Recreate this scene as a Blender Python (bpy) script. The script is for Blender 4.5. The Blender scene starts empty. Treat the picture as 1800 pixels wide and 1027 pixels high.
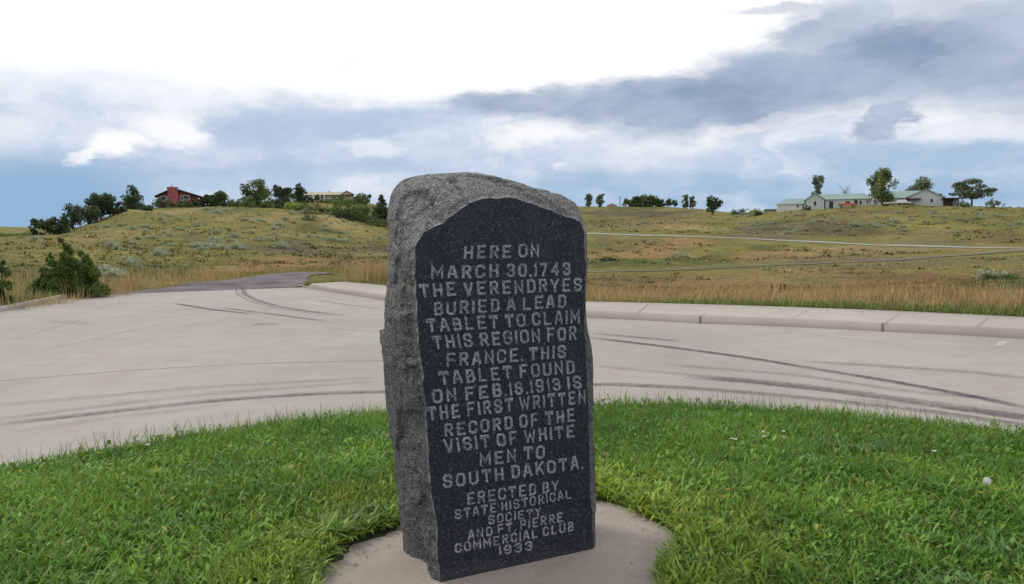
import bpy, math, random
import numpy as np
from mathutils import Vector, Matrix

# ------------------------------------------------------------------ camera, world, sun, exposure
scene = bpy.context.scene
COL = scene.collection
F = 1386.0                       # focal length in pixels of the 1800 px wide photograph
CAM_H = 1.6
PITCH = math.radians(5.0)
ROLL = math.radians(0.85)
_r0 = np.array([1., 0, 0]); _f0 = np.array([0, math.cos(PITCH), -math.sin(PITCH)])
_u0 = np.array([0, math.sin(PITCH), math.cos(PITCH)])
RGT = math.cos(ROLL) * _r0 - math.sin(ROLL) * _u0
UPV = math.sin(ROLL) * _r0 + math.cos(ROLL) * _u0
EYE = np.array([0., 0, CAM_H])
cam_d = bpy.data.cameras.new('camera'); cam = bpy.data.objects.new('camera', cam_d); COL.objects.link(cam)
cam_d.sensor_width = 36.0; cam_d.lens = 36.0 * F / 1800.0
cam_d.clip_start = 0.05; cam_d.clip_end = 9000
m = Matrix.Identity(4)
for i in range(3):
    m[i][0] = RGT[i]; m[i][1] = UPV[i]; m[i][2] = -_f0[i]; m[i][3] = EYE[i]
cam.matrix_world = m
scene.camera = cam

def ray(px, py):
    d = _f0 + (px - 900) / F * RGT + (513.5 - py) / F * UPV
    return d / np.linalg.norm(d)
def az_el(px, py):
    d = ray(px, py)
    return math.atan2(d[0], d[1]), math.asin(d[2])
def on_z(px, py, z=0.0):
    d = ray(px, py); t = (z - CAM_H) / d[2]
    return EYE + d * t

SUN_AZ = math.radians(-58); SUN_EL = math.radians(48)      # azimuth from +Y, clockwise
scene.view_settings.view_transform = 'Standard'; scene.view_settings.look = 'None'
scene.view_settings.gamma = 1; scene.view_settings.exposure = 0.0
sd = bpy.data.lights.new('sun', 'SUN'); sun = bpy.data.objects.new('sun', sd); COL.objects.link(sun)
sd.energy = 1.5; sd.angle = math.radians(12); sd.color = (1.0, 0.95, 0.88)
sv = Vector((math.sin(SUN_AZ) * math.cos(SUN_EL), math.cos(SUN_AZ) * math.cos(SUN_EL), math.sin(SUN_EL)))
sun.rotation_euler = sv.to_track_quat('Z', 'Y').to_euler()

world = bpy.data.worlds.new('World'); scene.world = world; world.use_nodes = True
class NT:
    """small helper to write node trees"""
    def __init__(s, tree): s.t = tree; s.n = tree.nodes; s.l = tree.links
    def put(s, sock, v):
        if hasattr(v, 'links') or isinstance(v, bpy.types.NodeSocket): s.l.new(v, sock)
        else:
            if isinstance(v, (tuple, list)) and len(v) == 3 and sock.type == 'RGBA': v = (*v, 1)
            sock.default_value = v
    def add(s, typ, ins=None, **kw):
        nd = s.n.new(typ)
        for k, v in kw.items(): setattr(nd, k, v)
        for k, v in (ins or {}).items(): s.put(nd.inputs[k], v)
        return nd
    def math(s, op, a, b=0.0, c=None, clamp=False):
        nd = s.add('ShaderNodeMath', {0: a, 1: b}, operation=op, use_clamp=clamp)
        if c is not None: s.put(nd.inputs[2], c)
        return nd.outputs[0]
    def mix(s, f, a, b, mode='MIX'):
        nd = s.add('ShaderNodeMix', data_type='RGBA', blend_type=mode, clamp_factor=True)
        s.put(nd.inputs[0], f); s.put(nd.inputs[6], a); s.put(nd.inputs[7], b)
        return nd.outputs[2]
    def vec(s, op, a, b=None, out=0):
        nd = s.add('ShaderNodeVectorMath', {0: a}, operation=op)
        if b is not None: s.put(nd.inputs[1], b)
        return nd.outputs[out]
    def rng(s, v, a, b, c=0.0, d=1.0, smooth=True):
        nd = s.add('ShaderNodeMapRange', {0: v, 1: a, 2: b, 3: c, 4: d}, interpolation_type='SMOOTHSTEP' if smooth else 'LINEAR')
        return nd.outputs[0]
    def noise(s, v, scale, detail=5, rough=0.55, out=0, dist=0.0):
        nd = s.add('ShaderNodeTexNoise', {'Vector': v, 'Scale': scale, 'Detail': detail, 'Roughness': rough, 'Distortion': dist})
        return nd.outputs[out]
    def ramp(s, f, stops, interp='LINEAR'):
        nd = s.add('ShaderNodeValToRGB', {0: f}); cr = nd.color_ramp; cr.interpolation = interp
        while len(cr.elements) < len(stops): cr.elements.new(0.5)
        for e, (p, c) in zip(cr.elements, stops):
            e.position = p; e.color = (*c, 1) if len(c) == 3 else c
        return nd.outputs[0]

def lin(r, g, b):
    f = lambda c: (c / 255 / 12.92) if c <= 10 else ((c / 255 + 0.055) / 1.055) ** 2.4
    return (f(r), f(g), f(b))

def build_sky():
    t = NT(world.node_tree); t.n.clear()
    tc = t.add('ShaderNodeTexCoord'); D = tc.outputs['Generated']
    sp = t.add('ShaderNodeSeparateXYZ', {0: D})
    az = t.math('ARCTAN2', sp.outputs[0], sp.outputs[1]); el = t.math('ARCSINE', sp.outputs[2])
    P = t.add('ShaderNodeCombineXYZ', {0: az, 1: el, 2: 0.0}).outputs[0]
    # stretched cloud coordinates and a warp
    S = t.add('ShaderNodeCombineXYZ', {0: az, 1: t.math('MULTIPLY', el, 2.3), 2: 0.0}).outputs[0]
    w1 = t.vec('SUBTRACT', t.noise(S, 3.5, 7, 0.6, out=1), (0.5, 0.5, 0.5))
    w2 = t.vec('SUBTRACT', t.noise(S, 14.0, 6, 0.62, out=1), (0.5, 0.5, 0.5))
    warp = t.vec('ADD', t.vec('MULTIPLY', w1, (0.17, 0.062, 0)), t.vec('MULTIPLY', w2, (0.07, 0.034, 0)))
    Q = t.vec('ADD', P, warp)
    w3 = t.vec('MULTIPLY', t.vec('SUBTRACT', t.noise(S, 5, 5, 0.5, out=1), (0.5, 0.5, 0.5)), (0.10, 0.045, 0))
    QS = t.vec('ADD', P, w3)
    def blob(px, py, rx, ry, rot=0, soft=(0.55, 1.25), gain=1.0, q=None):
        a, e = az_el(px, py)
        mp = t.add('ShaderNodeMapping', {'Vector': q or Q, 'Location': (a, e, 0), 'Rotation': (0, 0, math.radians(rot)),
                                         'Scale': (rx / F, ry / F, 1)}, vector_type='TEXTURE')
        ln = t.vec('LENGTH', mp.outputs[0], out=1)
        return t.rng(ln, soft[0], soft[1], gain, 0.0)
    def union(bl):
        r = bl[0]
        for b in bl[1:]: r = t.math('MAXIMUM', r, b)
        return r
    sky = t.add('ShaderNodeTexSky', sky_type='NISHITA', sun_disc=False, sun_elevation=SUN_EL, sun_rotation=SUN_AZ,
                altitude=500, dust_density=0.6, air_density=1.2)
    nish = t.vec('SCALE', sky.outputs[0]); t.put(nish.node.inputs['Scale'], 0.075)
    # clear / far blue low over the horizon, mixed from the physical sky and distant rain-blue cloud
    low = t.ramp(t.rng(el, 0.0, 0.16, smooth=False), [(0.0, lin(190, 212, 238)), (0.12, lin(158, 191, 226)), (0.45, lin(196, 213, 236)), (1.0, lin(226, 233, 244))])
    col = t.mix(0.88, nish, low)
    # lilac-white broken cloud
    n1 = t.noise(t.vec('ADD', S, warp), 6.0, 9, 0.6)
    bias = t.rng(el, 0.015, 0.13, -0.10, 0.20, smooth=False)
    m1 = t.rng(t.math('ADD', n1, bias), 0.40, 0.66)
    n2 = t.noise(t.vec('ADD', S, (3.1, 1.7, 0)), 9.0, 9, 0.6)
    lil = t.mix(t.rng(n2, 0.32, 0.68), lin(202, 215, 235), lin(236, 241, 248))
    col = t.mix(t.math('MULTIPLY', m1, 0.92), col, lil)
    n3 = t.noise(t.vec('ADD', Q, (7.7, 2.1, 0)), 17.0, 9, 0.6)
    col = t.mix(t.math('MULTIPLY', t.rng(n3, 0.46, 0.64), t.rng(el, 0.03, 0.09, 0.15, 0.6)), col, lin(240, 244, 252))
    col = t.mix(t.math('MULTIPLY', t.rng(n3, 0.5, 0.34), t.rng(el, 0.03, 0.09, 0.1, 0.4)), col, lin(176, 195, 222))
    # blue-grey undersides (left and centre)
    und = union([blob(560, 225, 230, 42, 3, gain=0.75), blob(330, 275, 190, 36, 4, gain=0.42), blob(640, 265, 200, 40, 0, gain=0.45),
                 blob(60, 235, 130, 60, -8, gain=0.12), blob(1010, 280, 120, 30, 0, gain=0.4), blob(1150, 285, 160, 32, 5, gain=0.35)])
    col = t.mix(und, col, lin(176, 195, 222))
    # low blue bands
    blue = union([blob(30, 350, 210, 74, 0, gain=0.95, q=QS), blob(470, 305, 260, 26, 2, gain=0.35), blob(1030, 318, 200, 24, 2, gain=0.45),
                  blob(1660, 278, 240, 30, -3, gain=0.6), blob(1760, 330, 130, 30, 0, gain=0.5), blob(1260, 318, 160, 22, 0, gain=0.4)])
    col = t.mix(blue, col, lin(146, 180, 213))
    # bright white cloud heads
    wh = union([blob(230, 248, 60, 26, 8, (0.3, 1.15), 0.95), blob(185, 265, 46, 14, 25, (0.3, 1.15), 0.9), blob(310, 225, 80, 26, -10, (0.4, 1.2), 0.9),
                blob(980, 232, 150, 20, 6, (0.4, 1.2), 0.8), blob(1080, 210, 60, 16, 0, (0.4, 1.2), 0.9), blob(1330, 226, 120, 13, 10, (0.5, 1.15), 1.0),
                blob(1480, 196, 110, 13, 12, (0.5, 1.15), 1.0), blob(1630, 190, 60, 36, 30, (0.4, 1.2), 0.9), blob(1720, 200, 130, 40, 8, (0.3, 1.3), 0.7),
                blob(1200, 250, 160, 24, 6, (0.3, 1.3), 0.6), blob(985, 289, 16, 6, 0, (0.3, 1.2), 0.4), blob(660, 262, 50, 16, 0, (0.3, 1.2), 0.5)])
    col = t.mix(wh, col, (1.0, 1.0, 1.02))
    # the burnt-out bright cloud high on the left and centre
    up = t.rng(el, az_el(900, 178)[1], az_el(900, 150)[1])
    elq = t.add('ShaderNodeSeparateXYZ', {0: Q}).outputs[1]
    up = t.rng(elq, az_el(900, 212)[1], az_el(900, 122)[1])
    col = t.mix(up, col, (1.06, 1.06, 1.07))
    burn = union([blob(700, 50, 500, 125, 0, (0.5, 1.2)), blob(1000, 50, 240, 70, 10, (0.5, 1.25))])
    col = t.mix(burn, col, (1.1, 1.1, 1.1))
    col = t.mix(union([blob(610, 118, 60, 9, 14, (0.1, 1.3), 0.35), blob(480, 175, 12, 7, 0, (0.1, 1.3), 0.5), blob(60, 150, 110, 14, -4, (0.1, 1.3), 0.5)]), col, lin(222, 236, 246))
    # dark slate bank sweeping up to the right
    dk = union([blob(930, 182, 170, 28, 4, gain=0.85), blob(1120, 176, 200, 44, 7, gain=0.95), blob(1280, 165, 210, 66, 10, gain=1.0),
                blob(1480, 125, 240, 72, 14, gain=1.0), blob(1430, 70, 150, 60, 20, gain=0.85), blob(1680, 95, 240, 80, 10, gain=0.9),
                blob(1650, 20, 300, 50, 5, gain=0.6), blob(1530, 215, 62, 30, 25, gain=0.8), blob(1780, 185, 70, 16, 0, gain=0.6), blob(860, 190, 70, 16, 0, gain=0.8), blob(1150, 205, 70, 22, 0, gain=0.9), blob(1350, 195, 90, 26, 8, gain=0.95),
                blob(1390, 10, 90, 12, 0, gain=0.5), blob(1900, 60, 300, 120, 0, gain=0.8)])
    dkc = t.mix(t.rng(t.noise(t.vec('ADD', S, (0.4, 5.2, 0)), 7.0, 8, 0.58), 0.32, 0.7), lin(141, 160, 187), lin(178, 193, 214))
    col = t.mix(dk, col, dkc)
    # behind and overhead: even bright overcast with grey patches
    hi = t.rng(el, 0.33, 0.6)
    over = t.mix(t.rng(t.noise(D, 2.2, 6, 0.55), 0.4, 0.62), lin(190, 202, 222), (1.0, 1.0, 1.02))
    col = t.mix(hi, col, over)
    bg = t.add('ShaderNodeBackground', {'Color': col, 'Strength': 1.0})
    out = t.add('ShaderNodeOutputWorld'); t.l.new(bg.outputs[0], out.inputs[0])
build_sky()
world.cycles.sampling_method = 'MANUAL'; world.cycles.sample_map_resolution = 512

# ------------------------------------------------------------------ helpers
rng = np.random.default_rng(7)
random.seed(7)

def _hash(ix, iy, iz, k):
    h = (ix * 374761393 + iy * 668265263 + iz * 2147483647 + k * 1274126177) & 0xFFFFFFFF
    h = ((h ^ (h >> 13)) * 1274126177) & 0xFFFFFFFF
    h = (h ^ (h >> 16)) & 0xFFFFFF
    return h / float(0xFFFFFF)
def vnoise(p, k=0):
    p = np.asarray(p, float); i = np.floor(p).astype(np.int64); f = p - i
    f = f * f * f * (f * (f * 6 - 15) + 10); r = 0
    for dx in (0, 1):
        for dy in (0, 1):
            for dz in (0, 1):
                w = (f[..., 0] if dx else 1 - f[..., 0]) * (f[..., 1] if dy else 1 - f[..., 1]) * (f[..., 2] if dz else 1 - f[..., 2])
                r = r + w * _hash(i[..., 0] + dx, i[..., 1] + dy, i[..., 2] + dz, k)
    return r * 2 - 1
def fbm(p, oct=4, gain=0.5, k=0):
    p = np.asarray(p, float); a = 1.0; r = 0; s = 0
    for o in range(oct):
        r = r + a * vnoise(p * 2.03 ** o + o * 17.3, k + o); s += a; a *= gain
    return r / s
def xyz0(x, y, sc): return np.stack([np.asarray(x) * sc, np.asarray(y) * sc, np.zeros_like(np.asarray(x, float)) + 0.5], -1)
def sstep(a, b, x):
    t = np.clip((np.asarray(x, float) - a) / (b - a), 0, 1); return t * t * (3 - 2 * t)

def np_mesh(name, v, quads=None, tris=None, col=None, smooth=False):
    me = bpy.data.meshes.new(name); v = np.asarray(v, np.float32)
    me.vertices.add(len(v)); me.vertices.foreach_set('co', v.ravel())
    L = []; T = []
    if quads is not None and len(quads): L.append(np.asarray(quads).ravel()); T.append(np.full(len(quads), 4))
    if tris is not None and len(tris): L.append(np.asarray(tris).ravel()); T.append(np.full(len(tris), 3))
    L = np.concatenate(L).astype(np.int32); T = np.concatenate(T).astype(np.int32)
    st = np.concatenate([[0], np.cumsum(T)[:-1]]).astype(np.int32)
    me.loops.add(len(L)); me.loops.foreach_set('vertex_index', L)
    me.polygons.add(len(T)); me.polygons.foreach_set('loop_start', st); me.polygons.foreach_set('loop_total', T)
    if smooth: me.polygons.foreach_set('use_smooth', np.ones(len(T), bool))
    me.update(calc_edges=True)
    if col is not None:
        at = me.color_attributes.new('tint', 'FLOAT_COLOR', 'POINT')
        c = np.ones((len(v), 4), np.float32); c[:, :col.shape[1]] = col
        at.data.foreach_set('color', c.ravel())
    return me
def grid_quads(n, m, wrap=False):
    a = np.arange(n * m).reshape(n, m)
    b = np.roll(a, -1, 1) if wrap else None
    if wrap: q = np.stack([a[:-1], b[:-1], b[1:], a[1:]], -1)
    else: q = np.stack([a[:-1, :-1], a[:-1, 1:], a[1:, 1:], a[1:, :-1]], -1)
    return q.reshape(-1, 4)
def link(name, me, mat, parent=None, loc=(0, 0, 0)):
    o = bpy.data.objects.new(name, me)
    if mat is not None and not me.materials: me.materials.append(mat)
    COL.objects.link(o); o.location = loc
    if parent is not None: o.parent = parent
    return o
def tag(o, label=None, cat=None, group=None, kind=None):
    if label: o['label'] = label
    if cat: o['category'] = cat
    if group: o['group'] = group
    if kind: o['kind'] = kind
    return o
def thing(name, loc, label, cat, group=None, rz=0.0):
    o = bpy.data.objects.new(name, None); COL.objects.link(o); o.empty_display_size = 0.2
    o.location = tuple(float(c) for c in loc); o.rotation_euler = (0, 0, rz)
    return tag(o, label, cat, group)

class MB:
    """collects boxes, prisms and tubes into ONE mesh"""
    def __init__(s): s.v = []; s.f = []
    def poly(s, pts, faces):
        b = len(s.v); s.v += [tuple(map(float, p)) for p in pts]; s.f += [tuple(b + i for i in f) for f in faces]; return s
    def box(s, x0, x1, y0, y1, z0, z1):
        return s.poly([(x0, y0, z0), (x1, y0, z0), (x1, y1, z0), (x0, y1, z0), (x0, y0, z1), (x1, y0, z1), (x1, y1, z1), (x0, y1, z1)],
                      [(0, 3, 2, 1), (4, 5, 6, 7), (0, 1, 5, 4), (1, 2, 6, 5), (2, 3, 7, 6), (3, 0, 4, 7)])
    def prism(s, prof, y0, y1):                # profile of (x, z) extruded along y
        n = len(prof)
        return s.poly([(x, y0, z) for x, z in prof] + [(x, y1, z) for x, z in prof],
                      [tuple(range(n)), tuple(range(2 * n - 1, n - 1, -1))] + [(i, n + i, n + (i + 1) % n, (i + 1) % n) for i in range(n)])
    def prism_x(s, prof, x0, x1):              # profile of (y, z) extruded along x
        n = len(prof)
        return s.poly([(x0, y, z) for y, z in prof] + [(x1, y, z) for y, z in prof],
                      [tuple(range(n - 1, -1, -1)), tuple(range(n, 2 * n))] + [(i, (i + 1) % n, n + (i + 1) % n, n + i) for i in range(n)])
    def tube(s, pts, rad, seg=6):
        P = [Vector(p) for p in pts]; b = len(s.v); n = len(P)
        for i, p in enumerate(P):
            d = (P[min(i + 1, n - 1)] - P[max(i - 1, 0)]).normalized()
            a = d.cross(Vector((0.31, 0.87, 0.2))).normalized(); c = d.cross(a)
            r = rad[i] if hasattr(rad, '__len__') else rad
            for k in range(seg):
                th = 2 * math.pi * k / seg
                s.v.append(tuple(p + (a * math.cos(th) + c * math.sin(th)) * r))
        for i in range(n - 1):
            for k in range(seg):
                s.f.append((b + i * seg + k, b + i * seg + (k + 1) % seg, b + (i + 1) * seg + (k + 1) % seg, b + (i + 1) * seg + k))
        s.f.append(tuple(b + k for k in range(seg))); s.f.append(tuple(b + (n - 1) * seg + k for k in reversed(range(seg))))
        return s
    def mesh(s, name, smooth=False):
        me = bpy.data.meshes.new(name); me.from_pydata(s.v, [], s.f); me.update()
        if smooth: me.polygons.foreach_set('use_smooth', [True] * len(me.polygons))
        return me
    def build(s, name, mat, parent=None, smooth=False): return link(name, s.mesh(name, smooth), mat, parent)

# ------------------------------------------------------------------ materials
def new_mat(name):
    mt = bpy.data.materials.new(name); mt.use_nodes = True; t = NT(mt.node_tree); t.n.clear()
    out = t.add('ShaderNodeOutputMaterial'); return mt, t, out
def principled(t, out, **k):
    b = t.add('ShaderNodeBsdfPrincipled', {kk.replace('_', ' '): v for kk, v in k.items()}); t.l.new(b.outputs[0], out.inputs[0]); return b
def bump(t, h, strength=0.3, dist=0.01):
    return t.add('ShaderNodeBump', {'Height': h, 'Strength': strength, 'Distance': dist}).outputs[0]
def simple(name, c, rough=0.7, var=0.15, scale=3.0, metal=0.0):
    mt, t, out = new_mat(name); g = t.add('ShaderNodeTexCoord').outputs['Object']
    n = t.noise(g, scale, 6)
    col = t.mix(t.rng(n, 0.3, 0.7), tuple(x * (1 - var) for x in c), tuple(min(1, x * (1 + var)) for x in c))
    principled(t, out, Base_Color=col, Roughness=rough, Metallic=metal); return mt
def leafy(name, trans=0.35, rough=0.6, spec=0.25, tcol=(1.0, 1.0, 0.62)):
    """leaf or grass blade: own tint per leaf, light passes through"""
    mt, t, out = new_mat(name)
    a = t.add('ShaderNodeVertexColor', layer_name='tint').outputs[0]
    b = t.add('ShaderNodeBsdfPrincipled', {'Base Color': a, 'Roughness': rough, 'Specular IOR Level': spec})
    tr = t.add('ShaderNodeBsdfTranslucent', {'Color': t.mix(1.0, a, tcol, 'MULTIPLY')})
    mx = t.add('ShaderNodeMixShader', {0: trans}); t.l.new(b.outputs[0], mx.inputs[1]); t.l.new(tr.outputs[0], mx.inputs[2])
    t.l.new(mx.outputs[0], out.inputs[0]); return mt

M = {}
M['leaf'] = leafy('leaf', 0.25)
M['blade'] = leafy('grass_blade', 0.4, 0.5, 0.3)
M['dry_blade'] = leafy('dry_blade', 0.2, 0.7, 0.1, (1, 1, 0.95))
M['bark'] = simple('bark', (0.06, 0.05, 0.042), 0.9, 0.4, 6)

def mat_granite(name, dark):
    mt, t, out = new_mat(name); g = t.add('ShaderNodeTexCoord').outputs['Object']
    v1 = t.add('ShaderNodeTexVoronoi', {'Vector': g, 'Scale': 260.0 if not dark else 250.0}).outputs['Color']
    sp = t.add('ShaderNodeSeparateColor', {0: v1}).outputs[0]
    v2 = t.add('ShaderNodeSeparateColor', {0: t.add('ShaderNodeTexVoronoi', {'Vector': g, 'Scale': 150.0}).outputs['Color']}).outputs[1]
    n = t.noise(g, 60, 6, 0.65); big = t.noise(g, 3.5, 5, 0.55)
    if dark:
        c = t.ramp(sp, [(0.0, (0.010, 0.012, 0.020)), (0.5, (0.019, 0.023, 0.035)), (0.78, (0.034, 0.039, 0.052)), (0.95, (0.058, 0.064, 0.078)), (1.0, (0.12, 0.12, 0.125))])
        c = t.mix(t.rng(v2, 0.94, 0.98, 0, 0.6), c, (0.17, 0.16, 0.155))
        c = t.mix(t.rng(n, 0.35, 0.65, 0.0, 0.45), c, (0.010, 0.013, 0.021))
        c = t.mix(t.rng(t.noise(t.vec('MULTIPLY', g, (5, 5, 1.6)), 1.0, 7, 0.65), 0.48, 0.72, 0, 0.45), c, (0.05, 0.053, 0.058))
        sep = t.add('ShaderNodeSeparateXYZ', {0: g}).outputs[2]
        c = t.mix(t.math('MULTIPLY', t.rng(t.math('ADD', sep, t.math('MULTIPLY', t.math('SUBTRACT', big, 0.5), 0.25)), 0.06, 0.0), 0.15), c, (0.13, 0.12, 0.10))
        b = principled(t, out, Base_Color=c, Roughness=t.rng(n, 0.3, 0.7, 0.42, 0.6), Specular_IOR_Level=0.25)
        t.put(b.inputs['Normal'], bump(t, t.noise(g, 140, 4), 0.12, 0.002))
    else:
        c = t.ramp(sp, [(0.0, (0.035, 0.036, 0.04)), (0.4, (0.083, 0.084, 0.09)), (0.75, (0.155, 0.155, 0.158)), (1.0, (0.33, 0.325, 0.315))])
        c = t.mix(t.rng(n, 0.4, 0.7, 0, 0.6), c, (0.055, 0.056, 0.06))
        # paler and slightly browner towards the top and shoulders
        pos = t.add('ShaderNodeSeparateXYZ', {0: g}).outputs[2]
        w = t.rng(t.math('ADD', pos, t.math('MULTIPLY', t.math('SUBTRACT', big, 0.5), 1.1)), 0.9, 1.75)
        c = t.mix(t.math('MULTIPLY', w, 0.55), c, t.mix(t.rng(sp, 0.2, 0.9), (0.10, 0.097, 0.09), (0.40, 0.385, 0.36)))
        c = t.mix(t.rng(t.noise(g, 9, 8, 0.7), 0.56, 0.72, 0, 0.4), c, (0.27, 0.26, 0.24))
        c = t.mix(t.rng(t.noise(t.vec('ADD', g, (4, 2, 1)), 5, 6, 0.6), 0.58, 0.75, 0, 0.35), c, (0.13, 0.10, 0.07))
        rm = t.add('ShaderNodeSeparateColor', {0: t.add('ShaderNodeVertexColor', layer_name='tint').outputs[0]}).outputs[0]
        c = t.mix(t.math('MULTIPLY', rm, t.rng(t.noise(g, 16, 5, 0.7), 0.45, 0.65, 0, 0.8)), c, (0.42, 0.42, 0.41))
        b = principled(t, out, Base_Color=c, Roughness=0.85, Specular_IOR_Level=0.3)
        cl = t.noise(t.vec('MULTIPLY', t.vec('ADD', g, t.vec('MULTIPLY', t.noise(g, 3, 4, out=1), (0.3, 0.3, 0.3))), (6, 6, 20)), 1.0, 6, 0.55)
        h = t.math('ADD', t.math('ADD', t.math('MULTIPLY', t.noise(g, 18, 8, 0.6), 0.7), t.math('MULTIPLY', t.rng(cl, 0.44, 0.56), 0.45)), t.math('MULTIPLY', t.noise(g, 110, 5, 0.6), 0.2))
        t.put(b.inputs['Normal'], bump(t, h, 0.75, 0.022))
    return mt
M['granite_rough'] = mat_granite('rough_granite', False)
M['granite_face'] = mat_granite('dressed_granite', True)

def mat_letters():
    mt, t, out = new_mat('cut_letters'); g = t.add('ShaderNodeTexCoord').outputs['Object']
    sp = t.add('ShaderNodeSeparateColor', {0: t.add('ShaderNodeTexVoronoi', {'Vector': g, 'Scale': 240.0}).outputs['Color']}).outputs[0]
    c = t.ramp(sp, [(0.0, (0.05, 0.052, 0.06)), (0.3, (0.19, 0.195, 0.205)), (0.75, (0.31, 0.315, 0.32)), (1.0, (0.52, 0.51, 0.50))])
    c = t.mix(t.rng(t.noise(g, 22, 6, 0.65), 0.50, 0.74, 0, 0.7), c, (0.045, 0.05, 0.06))
    b = principled(t, out, Base_Color=c, Roughness=0.9, Specular_IOR_Level=0.2)
    return mt
M['letters'] = mat_letters()

def mat_concrete(name, base, tine=False, rough=1.0):
    mt, t, out = new_mat(name); g = t.add('ShaderNodeTexCoord').outputs['Object']
    b1 = t.noise(g, 0.35, 6, 0.6); b2 = t.noise(g, 2.4, 8, 0.65); f = t.noise(g, 90, 4, 0.7)
    lo = tuple(x * 0.86 for x in base); hi = tuple(min(1, x * 1.10) for x in base)
    c = t.mix(t.rng(b1, 0.3, 0.7), lo, hi)
    c = t.mix(t.rng(b2, 0.40, 0.70, 0, min(0.9, 0.4 * rough)), c, tuple(x * y for x, y in zip(base, (0.86, 0.82, 0.76))))
    c = t.mix(t.rng(f, 0.35, 0.65, 0, 0.24 * rough), c, tuple(x * 0.68 for x in base))
    st = t.noise(t.vec('MULTIPLY', g, (0.5, 2.2, 1)), 1.1, 7, 0.65)
    c = t.mix(t.rng(st, 0.56, 0.75, 0, 0.25), c, tuple(x * 0.7 for x in base))
    h = t.math('MULTIPLY', f, 0.4)
    if tine:
        mp = t.add('ShaderNodeMapping', {'Vector': g, 'Rotation': (0, 0, math.radians(38))})
        x = t.add('ShaderNodeSeparateXYZ', {0: mp.outputs[0]}).outputs[0]
        sn = t.math('SINE', t.math('ADD', t.math('MULTIPLY', x, 2 * math.pi / 0.085), t.math('MULTIPLY', t.noise(g, 1.2, 4), 4.0)))
        gv = t.rng(sn, 0.3, 0.9)
        gv = t.math('MULTIPLY', t.math('MULTIPLY', gv, t.rng(t.noise(g, 1.3, 4), 0.35, 0.65)), t.rng(t.vec('LENGTH', t.vec('MULTIPLY', t.vec('SUBTRACT', g, (0.3, 9.0, 0)), (0.4, 0.4, 0)), out=1), 1.6, 0.6))
        c = t.mix(t.math('MULTIPLY', gv, 0.5), c, tuple(v * 0.62 for v in base))
        h = t.math('SUBTRACT', h, gv)
    b = principled(t, out, Base_Color=c, Roughness=0.88, Specular_IOR_Level=0.3)
    t.put(b.inputs['Normal'], bump(t, h, 0.3, 0.004)); return mt
M['pavement'] = mat_concrete('pavement_concrete', (0.41, 0.375, 0.33), tine=True, rough=1.5)
M['sidewalk'] = mat_concrete('sidewalk_concrete', (0.47, 0.42, 0.36))
M['kerb'] = mat_concrete('kerb_concrete', (0.37, 0.33, 0.28))
M['pad'] = mat_concrete('pad_concrete', (0.415, 0.36, 0.30), rough=2.8)
M['asphalt'] = simple('weathered_asphalt', (0.115, 0.10, 0.105), 0.9, 0.35, 1.2)
M['gravel'] = simple('gravel_road', (0.33, 0.31, 0.26), 0.95, 0.15, 0.5)
M['track'] = simple('worn_road', (0.155, 0.138, 0.095), 0.95, 0.4, 0.25)

def mat_mark(name, c, strength):
    mt, t, out = new_mat(name); g = t.add('ShaderNodeTexCoord').outputs['Object']
    a = t.add('ShaderNodeSeparateColor', {0: t.add('ShaderNodeVertexColor', layer_name='tint').outputs[0]}).outputs
    n = t.math('MULTIPLY', t.rng(t.noise(g, 14, 5, 0.7), 0.25, 0.65, 0.25, 1), t.rng(t.noise(g, 1.4, 4, 0.6), 0.25, 0.6, 0.45, 1))
    al = t.math('MULTIPLY', t.math('MULTIPLY', a[0], n), strength, clamp=True)
    b = t.add('ShaderNodeBsdfPrincipled', {'Base Color': (*c, 1), 'Roughness': 0.8}); tr = t.add('ShaderNodeBsdfTransparent')
    mx = t.add('ShaderNodeMixShader', {0: al}); t.l.new(tr.outputs[0], mx.inputs[1]); t.l.new(b.outputs[0], mx.inputs[2])
    t.l.new(mx.outputs[0], out.inputs[0]); return mt

def mat_terrain():
    mt, t, out = new_mat('prairie_ground'); g = t.add('ShaderNodeTexCoord').outputs['Object']
    a = t.add('ShaderNodeVertexColor', layer_name='tint').outputs[0]
    n0 = t.noise(g, 0.05, 6, 0.6); n1 = t.noise(g, 0.22, 7, 0.65); n2 = t.noise(g, 1.3, 8, 0.7)
    c = t.mix(t.rng(n0, 0.42, 0.66, 0, 0.15), a, lin(152, 138, 96))
    c = t.mix(t.rng(n1, 0.52, 0.70, 0, 0.25), c, lin(98, 104, 60))
    c = t.mix(t.rng(t.noise(t.vec('ADD', g, (31, 7, 2)), 0.16, 7, 0.68), 0.55, 0.72, 0, 0.2), c, lin(112, 102, 82))
    c = t.mix(t.rng(n2, 0.30, 0.62, 0.55, 0), c, lin(72, 74, 48))
    c = t.mix(t.rng(t.noise(g, 0.6, 6, 0.7), 0.58, 0.75, 0, 0.3), c, lin(178, 160, 108))
    b = principled(t, out, Base_Color=c, Roughness=0.95, Specular_IOR_Level=0.1)
    t.put(b.inputs['Normal'], bump(t, t.noise(g, 1.1, 8, 0.7), 0.8, 0.5)); return mt
M['terrain'] = mat_terrain()
M['soil'] = simple('lawn_soil', (0.035, 0.045, 0.015), 0.95, 0.3, 14)

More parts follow.
